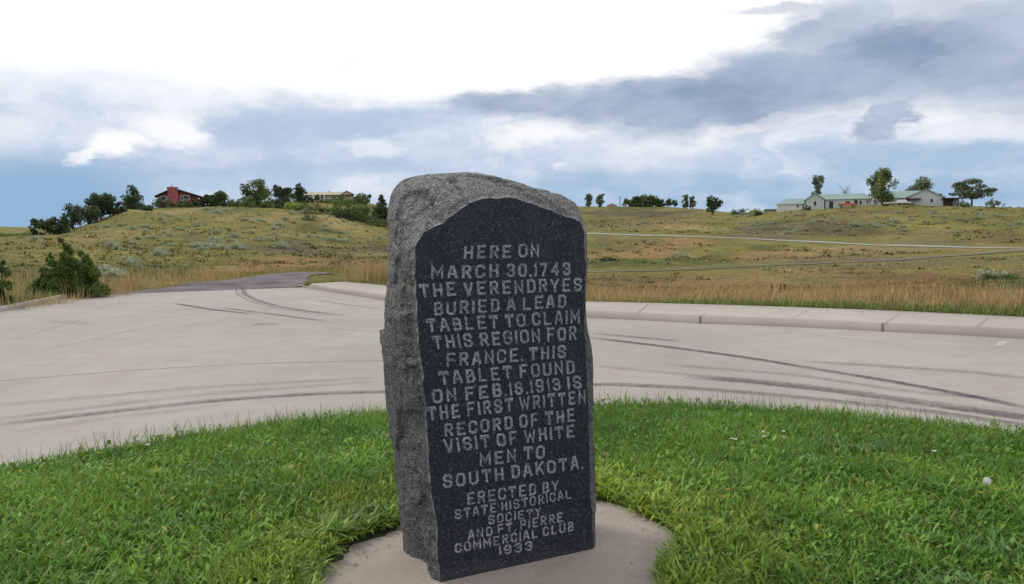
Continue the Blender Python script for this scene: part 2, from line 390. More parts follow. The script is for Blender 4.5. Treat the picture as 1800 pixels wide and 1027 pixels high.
# ------------------------------------------------------------------ pavement outline and terrain heights
def az_d(px, py, z):
    p = on_z(px, py, z); return math.atan2(p[0], p[1]), math.hypot(p[0], p[1])
KH = 0.10
front_px = [(-500, 680), (-200, 590), (0, 549), (80, 533), (140, 520), (158, 518), (270, 511), (400, 506), (523, 504), (582, 514), (687, 531), (850, 547),
            (1035, 559), (1231, 569), (1551, 583), (1800, 596), (2100, 612), (2500, 640)]
back_px = [(523, 501), (608, 496), (687, 504), (850, 518), (1029, 531.5), (1178, 535), (1444, 543), (1800, 559), (2100, 574), (2500, 600)]
fr = sorted(az_d(x, y, 0.0) for x, y in front_px); FA = np.array([a for a, _ in fr]); FD = np.array([d for _, d in fr])
bk = sorted(az_d(x, y, KH) for x, y in back_px); BA = np.array([a for a, _ in bk]); BD = np.array([d for _, d in bk])
A_L = az_d(158, 518, 0)[0]; A_R = az_d(523, 504, 0)[0]
def d_front(a): return np.interp(a, FA, FD)
def d_back(a):
    a = np.asarray(a, float)
    b = np.interp(a, BA, BD); f = d_front(a)
    left = a < A_R
    b = np.where(left, f + 0.02 + 0.22 * sstep(A_L, A_L - 0.025, a), np.maximum(b, f + 0.05))
    return b

cols = {   # pixel column: (distance, pixel row) of the ground along that azimuth
 -400: [(12, 560), (25, 520), (60, 470), (110, 432), (150, 422), (200, 420), (300, 412), (600, 405)],
 0: [(16, 543), (25, 517), (60, 470), (110, 432), (150, 415), (170, 417), (300, 410), (600, 400)],
 100: [(19, 522), (28, 505), (60, 468), (110, 430), (160, 411), (200, 414), (300, 408), (600, 402)],
 160: [(20, 515), (30, 499), (60, 466), (110, 430), (150, 405), (180, 391), (200, 394), (300, 402), (600, 402)],
 225: [(21, 510), (30, 496), (60, 465), (110, 430), (150, 396), (190, 368), (215, 368), (260, 380), (600, 402)],
 300: [(21.5, 506), (26, 497), (30, 493), (50, 478), (100, 440), (150, 400), (200, 365), (218, 363), (260, 367), (600, 400)],
 400: [(22, 503), (28, 489), (34, 485), (50, 478), (100, 441), (150, 398), (192, 364), (215, 364), (250, 362), (290, 360), (350, 367), (600, 396)],
 480: [(22, 501), (28, 480.5), (34, 478.5), (45, 476), (60, 472), (100, 445), (150, 402), (188, 366), (215, 368), (250, 358), (290, 354), (350, 362), (600, 395)],
 560: [(22, 500), (28, 478.5), (35, 476), (60, 471), (100, 450), (150, 408), (182, 374), (205, 378), (230, 368), (268, 352), (300, 350), (400, 360), (600, 390)],
 620: [(22, 497), (28, 481), (35, 478), (60, 472), (100, 452), (150, 417), (176, 392), (200, 388), (230, 374), (270, 352), (300, 351), (400, 360), (600, 388)],
 690: [(20.5, 503), (30, 490), (60, 478), (100, 455), (150, 423), (180, 404), (200, 396), (240, 380), (280, 366), (400, 372), (600, 385)],
 850: [(18, 520), (40, 496), (70, 478), (100, 455), (150, 425), (200, 400), (250, 380), (300, 365), (400, 365), (600, 380)],
 1030: [(16.5, 532), (40, 500), (62, 482), (66, 479), (72, 476), (100, 440), (122, 413), (128, 409), (170, 397), (190, 393), (215, 392), (250, 384), (310, 365), (330, 363), (400, 370), (600, 380)],
 1150: [(15.5, 534), (40, 504), (62, 480), (68, 477), (74, 473), (108, 430), (126, 416), (131, 413), (170, 398), (205, 384), (220, 384), (250, 380), (320, 363), (340, 363), (450, 372), (600, 380)],
 1220: [(15, 537), (40, 505), (64, 477), (71, 474), (76, 470), (104, 438), (128, 418), (133, 415), (168, 400), (205, 381), (225, 379), (300, 368), (340, 366), (450, 374), (600, 379)],
 1290: [(14.5, 539), (40, 504), (66, 474), (73, 471), (78, 467), (102, 440), (129, 420), (134, 418), (160, 405), (190, 391), (220, 380), (250, 376), (300, 374), (400, 376), (600, 378)],
 1400: [(14, 543), (40, 503), (68, 468), (74, 466), (80, 462), (102, 440), (128, 426), (133, 423), (160, 400), (190, 376), (205, 371), (225, 370), (250, 373), (400, 376), (600, 376)],
 1550: [(13.4, 549), (40, 500), (70, 463), (77, 460), (82, 456), (102, 443), (122, 433), (128, 430), (150, 408), (180, 375), (198, 362), (225, 359), (250, 363), (400, 372), (600, 374)],
 1700: [(13, 556), (40, 498), (74, 455), (82, 450), (88, 446), (104, 440), (114, 437), (120, 434), (150, 405), (180, 376), (200, 364), (222, 361), (300, 366), (400, 370), (600, 372)],
 1800: [(12.8, 560), (40, 495), (80, 447), (90, 442), (96, 440), (108, 439), (116, 436), (122, 432), (150, 408), (185, 378), (202, 370), (230, 367), (400, 370), (600, 372)],
 2300: [(12, 585), (40, 495), (80, 447), (110, 430), (150, 405), (200, 372), (230, 368), (400, 370), (600, 372)]}
TD = np.concatenate([[0.5], np.geomspace(6, 700, 420), [1000, 1600, 3000, 6000]])
cx = sorted(cols); CAZ = np.array([az_el(x, 420)[0] for x in cx])
CT = []
for x in cx:
    pts = cols[x]; ds = np.array([p[0] for p in pts], float); zs = []
    for d, y in pts:
        r = ray(x, y); zs.append(CAM_H + r[2] / math.hypot(r[0], r[1]) * d)
    zs = np.array(zs); z = np.interp(TD, ds, zs)
    z = np.where(TD > 600, zs[-1] * np.clip(TD / 600, 1, 1.6), z)
    k = np.array([1, 3, 4, 3, 1.]); k /= k.sum(); z[3:-6] = np.convolve(np.pad(z, 2, mode='edge'), k, 'valid')[3:-6]
    CT.append(z)
CT = np.array(CT)
TA = np.radians(np.concatenate([np.arange(-180, -48, 4.0), np.arange(-48, 48, 0.2), np.arange(48, 180.1, 4.0)]))
# smooth interpolation across azimuth, then table with bumps
def col_interp(a):
    a = np.clip(a, CAZ[0], CAZ[-1]); i = np.clip(np.searchsorted(CAZ, a) - 1, 0, len(CAZ) - 2)
    t = (a - CAZ[i]) / (CAZ[i + 1] - CAZ[i]); t = 0.5 * t + 0.5 * t * t * (3 - 2 * t)
    return CT[i] * (1 - t)[:, None] + CT[i + 1] * t[:, None]
TZ = col_interp(TA)
XX = np.sin(TA)[:, None] * TD[None]; YY = np.cos(TA)[:, None] * TD[None]
R1 = [(900, 118), (1030, 125), (1150, 129), (1220, 131), (1290, 132), (1400, 131), (1550, 125), (1700, 117), (1800, 113), (2000, 108), (2300, 100)]
R2 = [(800, 68), (1030, 66.5), (1150, 68.5), (1220, 71), (1290, 73.5), (1400, 75), (1550, 78), (1700, 84), (1800, 94), (1900, 104)]
def near_path(x, y, path, w):
    P = np.array([[dd * math.sin(az_el(px, 420)[0]), dd * math.cos(az_el(px, 420)[0])] for px, dd in path]); best = np.full(np.shape(x), 1e9)
    for i in range(len(P) - 1):
        ab = P[i + 1] - P[i]; t = np.clip(((x - P[i, 0]) * ab[0] + (y - P[i, 1]) * ab[1]) / (ab @ ab), 0, 1)
        best = np.minimum(best, np.hypot(x - P[i, 0] - ab[0] * t, y - P[i, 1] - ab[1] * t))
    return best if w is None else best < w
bench = sstep(3.0, 14.0, np.minimum(near_path(XX, YY, R1, None), near_path(XX, YY, R2, None)))
amp = 0.02 + 0.0034 * np.clip(TD - 15, 0, 250)
TZ = TZ + bench * (fbm(xyz0(XX, YY, 1 / 22.0), 4, 0.55) * amp[None] + fbm(xyz0(XX, YY, 1 / 3.0), 3, 0.5, 9) * 0.10 * sstep(18, 40, TD)[None] - np.abs(fbm(xyz0(XX, YY, 1 / 11.0), 3, 0.5, 19)) * 0.8 * sstep(50, 100, TD)[None])
edge = d_back(TA)[:, None]
TZ = np.where(TD[None] < edge + 1.2, TZ * 0 + np.where(TD[None] < edge - 0.15, -0.25, np.minimum(TZ, KH - 0.03)), TZ)
low_left = (TA[:, None] > A_L) & (TA[:, None] < A_R) & (TD[None] >= edge - 0.15) & (TD[None] < edge + 1.2)
TZ = np.where(low_left, np.minimum(TZ, -0.03), TZ)
def gz(x, y):
    a = np.arctan2(x, y); d = np.hypot(x, y)
    i = np.clip(np.searchsorted(TA, a) - 1, 0, len(TA) - 2); j = np.clip(np.searchsorted(TD, d) - 1, 0, len(TD) - 2)
    u = np.clip((a - TA[i]) / (TA[i + 1] - TA[i]), 0, 1); v = np.clip((d - TD[j]) / (TD[j + 1] - TD[j]), 0, 1)
    return (TZ[i, j] * (1 - u) + TZ[i + 1, j] * u) * (1 - v) + (TZ[i, j + 1] * (1 - u) + TZ[i + 1, j + 1] * u) * v
def spot(px, d):                 # ground point at azimuth of that column, distance d
    a = az_el(px, 420)[0]; x, y = d * math.sin(a), d * math.cos(a)
    return np.array([x, y, float(gz(x, y))])
def top_z(px, py, d):
    r = ray(px, py); return CAM_H + r[2] / math.hypot(r[0], r[1]) * d
def hit(px, py, d0=12.0, d1=400.0):
    r = ray(px, py); h = math.hypot(r[0], r[1])
    for d in np.geomspace(d0, d1, 900):
        x, y = r[0] / h * d, r[1] / h * d
        if gz(x, y) >= CAM_H + r[2] / h * d: return np.array([x, y, float(gz(x, y))])
    return np.array([x, y, float(gz(x, y))])

PATCH = []
def patch(px, py, rx, ry, c, w=0.8):
    """patch of ground cover standing where that part of the hillside is"""
    p = hit(px, py); q0 = hit(px, py + ry); q1 = hit(px, py - ry)
    a = math.atan2(p[0], p[1]); d = math.hypot(p[0], p[1]); e = max(0.04, abs(math.log(math.hypot(q1[0], q1[1]) / math.hypot(q0[0], q0[1]))) / 2)
    PATCH.append((a, math.log(d), rx / F, min(e, 0.3), np.array(lin(*c)), w))
DULL, GREY, TANC, RUST, DKG, YEL, BRN, PALE = (86, 78, 64), (98, 90, 84), (168, 144, 98), (168, 128, 90), (74, 84, 42), (146, 138, 66), (122, 98, 66), (182, 164, 114)
for q in [(1070, 376, 70, 7, DULL, .9), (1160, 376, 60, 6, DULL, .9), (1105, 367, 34, 2, DKG, .9), (1150, 367, 16, 2, DKG, .8), (1060, 390, 60, 5, DKG, .5), (1140, 388, 90, 5, BRN, .6), (1230, 402, 70, 3, PALE, .7), (1190, 400, 40, 3, TANC, .7),
          (1345, 400, 60, 8, GREY, .85), (1420, 405, 90, 12, DULL, .9), (1340, 415, 70, 6, GREY, .7), (1490, 408, 60, 8, DULL, .8), (1560, 405, 60, 6, DKG, .5), (1390, 388, 50, 6, DKG, .5), (1500, 385, 60, 5, BRN, .5), (1640, 400, 80, 6, YEL, .7), (1720, 385, 60, 8, DKG, .4), (1700, 425, 80, 4, BRN, .5), (1600, 420, 100, 4, YEL, .6), (1770, 420, 40, 6, BRN, .6),
          (1100, 425, 60, 6, BRN, .7), (1200, 445, 160, 6, TANC, .6), (1650, 410, 120, 8, BRN, .6), (1730, 440, 60, 6, TANC, .6), (1250, 510, 200, 14, RUST, .5), (1600, 500, 160, 12, RUST, .5), (1500, 375, 90, 4, BRN, .5), (1170, 433, 46, 8, RUST, .85), (1210, 428, 40, 7, RUST, .85), (1120, 448, 50, 6, RUST, .85), (1080, 437, 40, 7, BRN, .6), (1050, 450, 20, 6, RUST, .5), (1270, 440, 60, 10, YEL, .7), (1300, 452, 80, 8, DKG, .5), (1150, 462, 110, 7, DKG, .7), (1050, 465, 30, 8, DKG, .8),
          (1360, 448, 60, 8, RUST, .7), (1430, 440, 60, 7, TANC, .7), (1340, 436, 24, 6, DKG, .6), (1540, 442, 70, 6, TANC, .8), (1590, 447, 60, 5, BRN, .6), (1680, 445, 60, 4, YEL, .6), (1460, 455, 70, 5, BRN, .6),
          (1120, 500, 130, 12, BRN, .6), (1350, 495, 160, 12, TANC, .5), (1550, 485, 120, 10, BRN, .7), (1700, 470, 100, 8, YEL, .6), (1760, 500, 70, 14, DKG, .6), (1480, 520, 120, 10, TANC, .6), (1250, 478, 120, 5, YEL, .4),
          (560, 470, 130, 10, RUST, .85), (430, 480, 100, 7, TANC, .8), (640, 465, 60, 12, BRN, .8), (590, 440, 90, 10, DULL, .75), (470, 440, 70, 6, GREY, .6), (660, 440, 40, 12, DULL, .8), (520, 425, 50, 7, DKG, .6), (560, 405, 40, 8, DKG, .6), (610, 400, 40, 8, TANC, .6), (590, 385, 24, 4, PALE, .7),
          (300, 478, 40, 8, DKG, .8), (240, 470, 70, 6, DKG, .5), (200, 450, 90, 4, YEL, .8), (330, 455, 60, 4, YEL, .6), (120, 440, 90, 8, YEL, .5), (60, 480, 70, 12, DULL, .7), (180, 490, 70, 8, BRN, .6), (250, 500, 60, 5, TANC, .8), (350, 490, 50, 4, TANC, .8),
          (380, 400, 70, 10, YEL, .6), (430, 385, 70, 8, TANC, .6), (300, 372, 90, 4, PALE, .6), (520, 378, 40, 5, TANC, .6), (250, 410, 50, 7, TANC, .5), (340, 420, 50, 8, DKG, .4), (150, 420, 60, 5, TANC, .6), (270, 440, 60, 6, DKG, .35), (400, 368, 50, 2, GREY, .5), (640, 410, 30, 8, YEL, .5)]: patch(*q)
def zone_tint(x, y):
    """plant cover colour over the prairie: olive hill, tan bottomland, brownish sage slopes, in patches"""
    x = np.asarray(x, float); y = np.asarray(y, float)
    a = np.arctan2(x, y); d = np.hypot(x, y) + 1e-6; ld = np.log(d)
    olive = np.array(lin(132, 124, 68)); tan = np.array(lin(146, 122, 82))
    W = np.zeros(np.shape(x) + (3,)) + olive
    def over(c, w): nonlocal W; W = W * (1 - w[..., None]) + np.array(c) * w[..., None]
    nz = lambda sc, k, o=4: 2.2 * fbm(xyz0(x, y * 0.75, 1 / sc), o, 0.58, k)
    L = sstep(0.02, -0.06, a); Rr = 1 - L; e1 = nz(9, 103); e2 = nz(4, 109); e3 = nz(26, 113); e4 = nz(1.6, 117)
    over(lin(118, 122, 62), sstep(0.0, 0.6, e3) * 0.5)
    over(tan, Rr * sstep(68, 52, d + e1 * 8) * 0.85)
    over(lin(152, 132, 92), Rr * sstep(21, 15.5, d + e2 * 2) * 0.6)
    for pa_, pl, ra, rl_, c, w in PATCH:
        near_ = (np.abs(a - pa_) < ra * 1.9) & (np.abs(ld - pl) < rl_ * 1.9)
        if not near_.any(): continue
        q = np.sqrt(((a - pa_) / ra) ** 2 + ((ld - pl) / rl_) ** 2) + 0.34 * e1 + 0.22 * e2
        over(c, np.where(near_, sstep(1.35, 0.55, q), 0.0) * w)
    over(lin(160, 142, 92), sstep(0.25, 0.8, e1) * 0.5); over(lin(104, 108, 62), sstep(0.2, 0.75, e2) * 0.55)
    over(lin(132, 120, 96), sstep(0.25, 0.8, -e3) * 0.4); over(lin(100, 96, 66), sstep(0.25, 0.8, e4) * 0.4); over(lin(164, 156, 92), sstep(0.2, 0.8, -e2) * 0.4)
    return W

tv = np.stack([XX, YY, TZ], -1).reshape(-1, 3)
ter = link('ground', np_mesh('ground', tv, grid_quads(len(TA), len(TD)), col=zone_tint(tv[:, 0], tv[:, 1]), smooth=True), M['terrain'])
tag(ter, 'rolling prairie ground under dry grass with low hills behind', kind='structure')

# ------------------------------------------------------------------ pavement, kerb, sidewalk, drive, roads
pa = np.radians(np.concatenate([np.arange(-180, -60, 4.0), np.arange(-60, 60, 0.25), np.arange(60, 180.1, 4.0)]))
def polar_sheet(name, a, rad, z, mat):
    v = np.stack([np.sin(a)[:, None] * rad, np.cos(a)[:, None] * rad, z], -1)
    return link(name, np_mesh(name, v.reshape(-1, 3), grid_quads(*rad.shape), smooth=False), mat)
rad = np.stack([0.05 + (d_front(pa) + 0.03) * k for k in np.linspace(0, 1, 9)], 1)
pav = polar_sheet('pavement', pa, rad, rad * 0.0, M['pavement'])
tag(pav, 'pale concrete turning circle crossed by dark tyre marks', kind='structure')
def kerb_run(a, name, mk, flat_mat=None):
    f = d_front(a); b = d_back(a); g = np.clip((b - f) / 0.25, 0, 1)
    prof = [(0.0, -0.05), (0.0, 0.012), (0.04, 0.06), (0.09, 0.095), (0.15, KH), (0.2, KH + 0.004)]
    w = np.minimum(0.9 * (b - f) / 0.2, 1.0)
    R = np.stack([f + p[0] * w for p in prof], 1); Z = np.stack([p[1] * (0.15 + 0.85 * g) + 0 * f for p in prof], 1)
    return polar_sheet(name, a, R, Z, mk), R[:, -1], Z[:, -1]
aR = pa[(pa > A_R) & (pa < math.radians(100))]; aL = pa[(pa < A_L) & (pa > math.radians(-100))]
kr, r1, z1 = kerb_run(aR, 'kerb', M['kerb']); tag(kr, 'rolled concrete kerb edging the pavement right of the drive', kind='structure')
kl, r2, z2 = kerb_run(aL, 'kerb', M['sidewalk']); tag(kl, 'low concrete kerb edging the pavement left of the drive', kind='structure')
b = d_back(aR)
R = np.stack([r1, r1 + (b - r1) * 0.5, b, b + 0.01], 1); Z = np.stack([z1, z1 + 0.006, z1 + 0.01, z1 * 0 - 0.1], 1)
R = np.maximum.accumulate(R, 1)
sw = polar_sheet('sidewalk', aR, R, Z, M['sidewalk']); tag(sw, 'broad pale concrete sidewalk strip along the kerb', kind='structure')
R = np.stack([r2, np.maximum(d_back(aL), r2 + 0.02), np.maximum(d_back(aL), r2 + 0.02) + 0.01], 1); Z = np.stack([z2, z2, z2 * 0 - 0.15], 1)
kt = polar_sheet('kerb_top', aL, R, Z, M['sidewalk']); kt.parent = kl

rl0 = random.Random(12)
def strip(name, pts, width, mat, z, parent=None, fade=0.12, smooth_n=60, feather=True):
    """soft-edged strip along a path of ground points"""
    P = np.array([p[:2] for p in pts]); s = np.concatenate([[0], np.cumsum(np.linalg.norm(np.diff(P, axis=0), axis=1))])
    u = np.linspace(0, s[-1], smooth_n); X = np.stack([np.interp(u, s, P[:, 0]), np.interp(u, s, P[:, 1])], 1)
    for _ in range(8): X[1:-1] = 0.25 * X[:-2] + 0.5 * X[1:-1] + 0.25 * X[2:]
    T = np.gradient(X, axis=0); T /= np.linalg.norm(T, axis=1)[:, None]; N = np.stack([-T[:, 1], T[:, 0]], 1)
    offs = list(np.linspace(-0.5, 0.5, 13)); al = [0] + [rl0.choice((0.1, 0.35, 0.8, 1.0)) for _ in range(11)] + [0] if width > 0.1 else [0] + [1] * 11 + [0]
    w = np.broadcast_to(width, (smooth_n,))
    V = np.stack([np.concatenate([X + N * (o * w)[:, None], np.full((smooth_n, 1), z)], 1) for o in offs], 1)
    e = np.minimum(1, np.minimum(np.linspace(0, 1, smooth_n), np.linspace(1, 0, smooth_n)) / max(fade, 1e-4))
    c = np.stack([e * k for k in al], 1).reshape(-1, 1).repeat(3, 1)
    return link(name, np_mesh(name, V.reshape(-1, 3), grid_quads(smooth_n, 13), col=c), mat, parent)
mk_dark = mat_mark('tyre_rubber_dark', (0.045, 0.045, 0.05), 0.95); mk_mid = mat_mark('tyre_rubber', (0.06, 0.06, 0.065), 0.75)
mk_faint = mat_mark('tyre_rubber_faint', (0.08, 0.08, 0.085), 0.34); mk_white = mat_mark('worn_white_paint', (0.66, 0.64, 0.60), 0.7)
mk_joint = mat_mark('joint_sealant', (0.15, 0.12, 0.10), 0.6)
mk_sj = mat_mark('sidewalk_groove', (0.2, 0.17, 0.14), 0.45)
marks = [
 ([(303, 533), (369, 544), (451, 553)], 0.13, mk_dark), ([(385, 541), (467, 551), (579, 566)], 0.13, mk_dark),
 ([(423, 504), (425, 517), (447, 529), (486, 540), (544, 549), (614, 557)], 0.28, mk_mid), ([(552, 527), (607, 536), (677, 545)], 0.18, mk_faint),
 ([(-60, 754), (0, 747), (156, 729), (272, 716), (389, 704), (544, 693), (680, 689), (900, 684), (1044, 675), (1222, 684)], 0.17, mk_mid),
 ([(-60, 742), (0, 737), (156, 717), (350, 694), (505, 682), (680, 670)], 0.16, mk_faint), ([(-60, 718), (0, 713), (194, 696), (350, 682), (680, 664)], 0.14, mk_faint),
 ([(1000, 591), (1044, 595), (1178, 611), (1311, 629), (1444, 651), (1578, 673), (1711, 698), (1800, 716), (1880, 738)], 0.13, mk_dark),
 ([(1040, 586), (1200, 601)], 0.16, mk_mid),
 ([(1044, 674), (1222, 684), (1355, 695), (1489, 709), (1622, 723), (1800, 749), (1900, 768)], 0.20, mk_dark),
 ([(1200, 662), (1311, 670), (1444, 684), (1578, 702), (1711, 722), (1800, 734), (1900, 752)], 0.22, mk_mid),
 ([(1400, 635), (1578, 646), (1711, 655), (1800, 665), (1900, 676)], 0.13, mk_mid), ([(1044, 644), (1311, 669)], 0.12, mk_faint),
 ([(1500, 700), (1640, 712), (1800, 728), (1900, 744)], 0.30, mk_faint), ([(80, 565), (160, 570)], 0.2, mk_faint), ([(440, 572), (490, 569)], 0.1, mk_mid),
 ([(1150, 640), (1400, 660), (1600, 690), (1800, 706)], 0.10, mk_faint), ([(0, 765), (200, 735), (400, 712)], 0.12, mk_faint)]
for i, (pp, w, mt) in enumerate(marks):
    strip('tyre_mark', [on_z(x, y) for x, y in pp], w, mt, 0.0040 + 0.0006 * i, pav)
strip('pavement_joint', [on_z(x, y) for x, y in [(-80, 677), (0, 670), (233, 651), (428, 640), (680, 634), (1040, 628)]], 0.03, mk_joint, 0.0034, pav, 0.0)
mk_crack = mat_mark('hairline_crack', (0.12, 0.105, 0.09), 0.75); rc = random.Random(21)
for x0, y0, x1, y1 in [(60, 620, 300, 566), (820, 600, 560, 575), (20, 600, 150, 560)]:
    A_, B_ = on_z(x0, y0), on_z(x1, y1); nn = 26
    strip('pavement_crack', [A_ + (B_ - A_) * k / nn + np.array([rc.gauss(0, .014), rc.gauss(0, .014), 0]) for k in range(nn + 1)], 0.014, mk_crack, 0.0029, pav, 0.1, 200)
for pp, w in [([(1754, 609), (1768, 600)], 0.10), ([(478, 516), (484, 518)], 0.12), ([(525, 527), (575, 539)], 0.09), ([(509, 584), (530, 581), (570, 581)], 0.05), ([(1440, 588), (1560, 601), (1740, 608)], 0.05)]:
    strip('paint_line', [on_z(x, y) for x, y in pp], w, mk_white, 0.0030, pav, 0.1)
for pp in [[(1391, 562), (1422, 546)], [(1551, 572), (1584, 552)], [(1716, 577), (1738, 560)], [(1120, 552), (1140, 536)], [(1231, 557), (1240, 552)], [(900, 545), (930, 526)], [(760, 532), (790, 515)]]:
    strip('sidewalk_joint', [on_z(x, y, KH) for x, y in pp], 0.03, mk_sj, KH + 0.0165, sw, 0.02, 20)
for x, y0, y1 in [(1551, 583, 571), (1231, 569, 557)]:
    p = on_z(x, y0); a = math.atan2(p[0], p[1]); d = d_front(a)
    v = [((d + u) * math.sin(a + s * 0.0012), (d + u) * math.cos(a + s * 0.0012), zz) for s in (-1, 1) for u, zz in [(-0.006, 0.0), (-0.006, 0.014), (0.034, 0.064), (0.084, 0.10), (0.15, KH + 0.004)]]
    mb = MB(); mb.poly(v, [(i, i + 1, i + 6, i + 5) for i in range(4)]); mb.build('kerb_joint', simple('joint_gap', (0.16, 0.135, 0.11), 0.95), kr)

def draped(name, left, right, mat, label, dz=0.05, n=90, zfix=None, cuts=6):
    """road surface between two edge polylines of ground points, laid on the terrain"""
    def res(pts):
        P = np.array([p[:2] for p in pts]); s = np.concatenate([[0], np.cumsum(np.linalg.norm(np.diff(P, axis=0), axis=1))]); u = np.linspace(0, s[-1], n)
        X = np.stack([np.interp(u, s, P[:, 0]), np.interp(u, s, P[:, 1])], 1)
        for _ in range(3): X[1:-1] = 0.25 * X[:-2] + 0.5 * X[1:-1] + 0.25 * X[2:]
        return X
    Lp, Rp = res(left), res(right); rows = []
    for k in np.linspace(0, 1, cuts):
        X = Lp * (1 - k) + Rp * k
        rows.append(np.concatenate([X, (gz(X[:, 0], X[:, 1]) + dz)[:, None]], 1))
    V = np.stack(rows, 1)
    if zfix is not None: V = zfix(V)
    o = link(name, np_mesh(name, V.reshape(-1, 3), grid_quads(n, cuts), smooth=True), mat); return tag(o, label, kind='structure')
def road(path, width, name, mat, label, dz):
    P = np.array([spot(x, d)[:2] for x, d in path]); T = np.gradient(P, axis=0); T /= np.linalg.norm(T, axis=1)[:, None]; N = np.stack([-T[:, 1], T[:, 0]], 1)
    return draped(name, P + N * width / 2, P - N * width / 2, mat, label, dz, n=160)
road([(900, 118), (1030, 125), (1150, 129), (1220, 131), (1290, 132), (1400, 131), (1550, 125), (1700, 117), (1800, 113), (2000, 108), (2300, 100)], 3.0, 'gravel_road', M['gravel'], 'pale gravel road crossing the hillside', 0.05)
road([(800, 68), (1030, 66.5), (1150, 68.5), (1220, 71), (1290, 73.5), (1400, 75), (1550, 78), (1700, 84), (1800, 94), (1900, 104)], 2.6, 'asphalt_road', M['track'], 'grey asphalt road below the gravel road', 0.05)
def dz_fix(V):
    dd = np.hypot(V[..., 0], V[..., 1]); lim = d_front(np.arctan2(V[..., 0], V[..., 1])); V[..., 2] = np.where(dd < lim + 0.9, np.maximum(V[..., 2], 0.004 * sstep(0.9, 0.5, dd - lim) - 0.05 * sstep(0.5, 0.9, dd - lim)), V[..., 2]); return V
DL = [on_z(150, 519), on_z(230, 512), on_z(310, 504), on_z(400, 491), on_z(455, 485), on_z(505, 480.5), on_z(560, 478.5)]
DR = [on_z(536, 505), on_z(538, 501), on_z(541, 497), on_z(540, 493), on_z(540, 489), on_z(548, 484.5), on_z(590, 481)]
draped('driveway', DL, DR, M['asphalt'], 'dark worn asphalt drive leaving the pavement', 0.025, zfix=dz_fix, cuts=14)

# ------------------------------------------------------------------ the stone
ZP = 0.03                                   # top of the round pad
BLp, BRp = on_z(774, 1024, ZP), on_z(1043, 965, ZP)
EU = (BRp - BLp); FACE_W = np.linalg.norm(EU); EU /= FACE_W
EV = np.array([0, 0, 1.]); EWv = np.cross(EV, EU); EWv /= np.linalg.norm(EWv)     # depth axis, away from the camera
if EWv[1] < 0: EWv = -EWv
def on_face(px, py, w=0.0):                 # pixel -> (u, v) on the plane at depth w behind the face
    o = BLp + EWv * w; r = ray(px, py); n = EWv
    t = np.dot(o - EYE, n) / np.dot(r, n); p = EYE + r * t - BLp
    return np.array([np.dot(p, EU), np.dot(p, EV)])
FS = [((774, 1024), (709, 960), .40), ((772, 1000), (708, 950), .40), ((770, 979), (708, 941), .40), ((768, 912), (703, 905), .40), ((764, 900), (702, 890), .40), ((758, 866), (702, 862), .39), ((753, 791), (696, 797), .38),
      ((749, 715), (684, 720), .37), ((741, 640), (677, 640), .36), ((736, 590), (674, 590), .36), ((733, 550), (676, 556), .36), ((731, 505), (684, 505), .34), ((729, 465), (684, 465), .34),
      ((731, 430), (682, 435), .34), ((744, 408), (681, 375), .34), ((780, 391), (688, 335), .34), ((806, 371), (711, 313), .33), ((829, 356), (762, 306), .32), ((847, 350), (825, 304), .31),
      ((895, 347), (865, 309), .30), ((929, 356), (906, 319), .29), ((958, 367), (947, 335), .26), ((988, 378), (984, 341), .24), ((1021, 389), (1008, 360), .2), ((1026, 404), (1027, 394), .1),
      ((1030, 465), (1033, 457), .08), ((1028, 539), (1029, 520), .08), ((1027, 576), (1032, 576), .08), ((1030, 613), (1041, 613), .10), ((1031, 640), (1043, 650), .10), ((1034, 715), (1043, 715), .10),
      ((1036, 790), (1044, 790), .10), ((1038, 866), (1048, 875), .10), ((1043, 940), (1045, 904), .08), ((1043, 965), (1045, 935), .08)]
fu = np.array([on_face(*f) for f, s, w in FS]); su = np.array([[*on_face(*s, w), w] for f, s, w in FS])
fu[0, 1] = 0; fu[-1, 1] = 0; su[0, 1] = min(su[0, 1], 0.0); su[-1, 1] = 0.0
ss = np.concatenate([[0], np.cumsum(np.linalg.norm(np.diff(fu, axis=0), axis=1))]); NS = 520
sp_ = np.linspace(0, ss[-1], NS)
Fp = np.stack([np.interp(sp_, ss, fu[:, 0]), np.interp(sp_, ss, fu[:, 1]), sp_ * 0], 1)
Sp = np.stack([np.interp(sp_, ss, su[:, k]) for k in range(3)], 1)
def sm(X, n):
    X = X.copy()
    for _ in range(n): X[1:-1] = 0.25 * X[:-2] + 0.5 * X[1:-1] + 0.25 * X[2:]
    return X
Fp = sm(Fp, 3); Sp = sm(Sp, 14)
jit = np.stack([fbm(np.stack([sp_ * 28, sp_ * 0 + k, sp_ * 0], 1), 4, 0.6, 40 + k) for k in range(2)], 1) * 0.006
jit *= sstep(0, 0.03, np.minimum(sp_, sp_[-1] - sp_))[:, None]
Fp[:, :2] += jit
cen = np.array([FACE_W * 0.47, 0.75])
Bp = Sp.copy(); Bp[:, :2] = cen + (Sp[:, :2] - cen) * 0.90; Bp[:, 2] = 0.47
rows = []
for t in np.linspace(0, 1, 70):
    out2 = (Sp - Fp); X = Fp + out2 * t
    nrm = Sp[:, :2] - cen; nrm /= np.linalg.norm(nrm, axis=1)[:, None] + 1e-6
    X[:, :2] += nrm * (0.004 + 0.016 * sstep(0.14, 0.24, Sp[:, 2]))[:, None] * math.sin(math.pi * t); rows.append(X)
for t in np.linspace(0, 1, 22)[1:]:
    X = Sp * (1 - t) + Bp * t; X[:, :2] += nrm * 0.012 * math.sin(math.pi * t); rows.append(X)
G = np.array(rows)                                              # rows x NS x (u, v, w)
dt = np.gradient(G, axis=0); ds = np.gradient(G, axis=1); Nn = np.cross(ds, dt); Nn /= np.linalg.norm(Nn, axis=2)[..., None] + 1e-9
if np.mean((Nn[30, :, :2] * nrm).sum(1)) < 0: Nn = -Nn
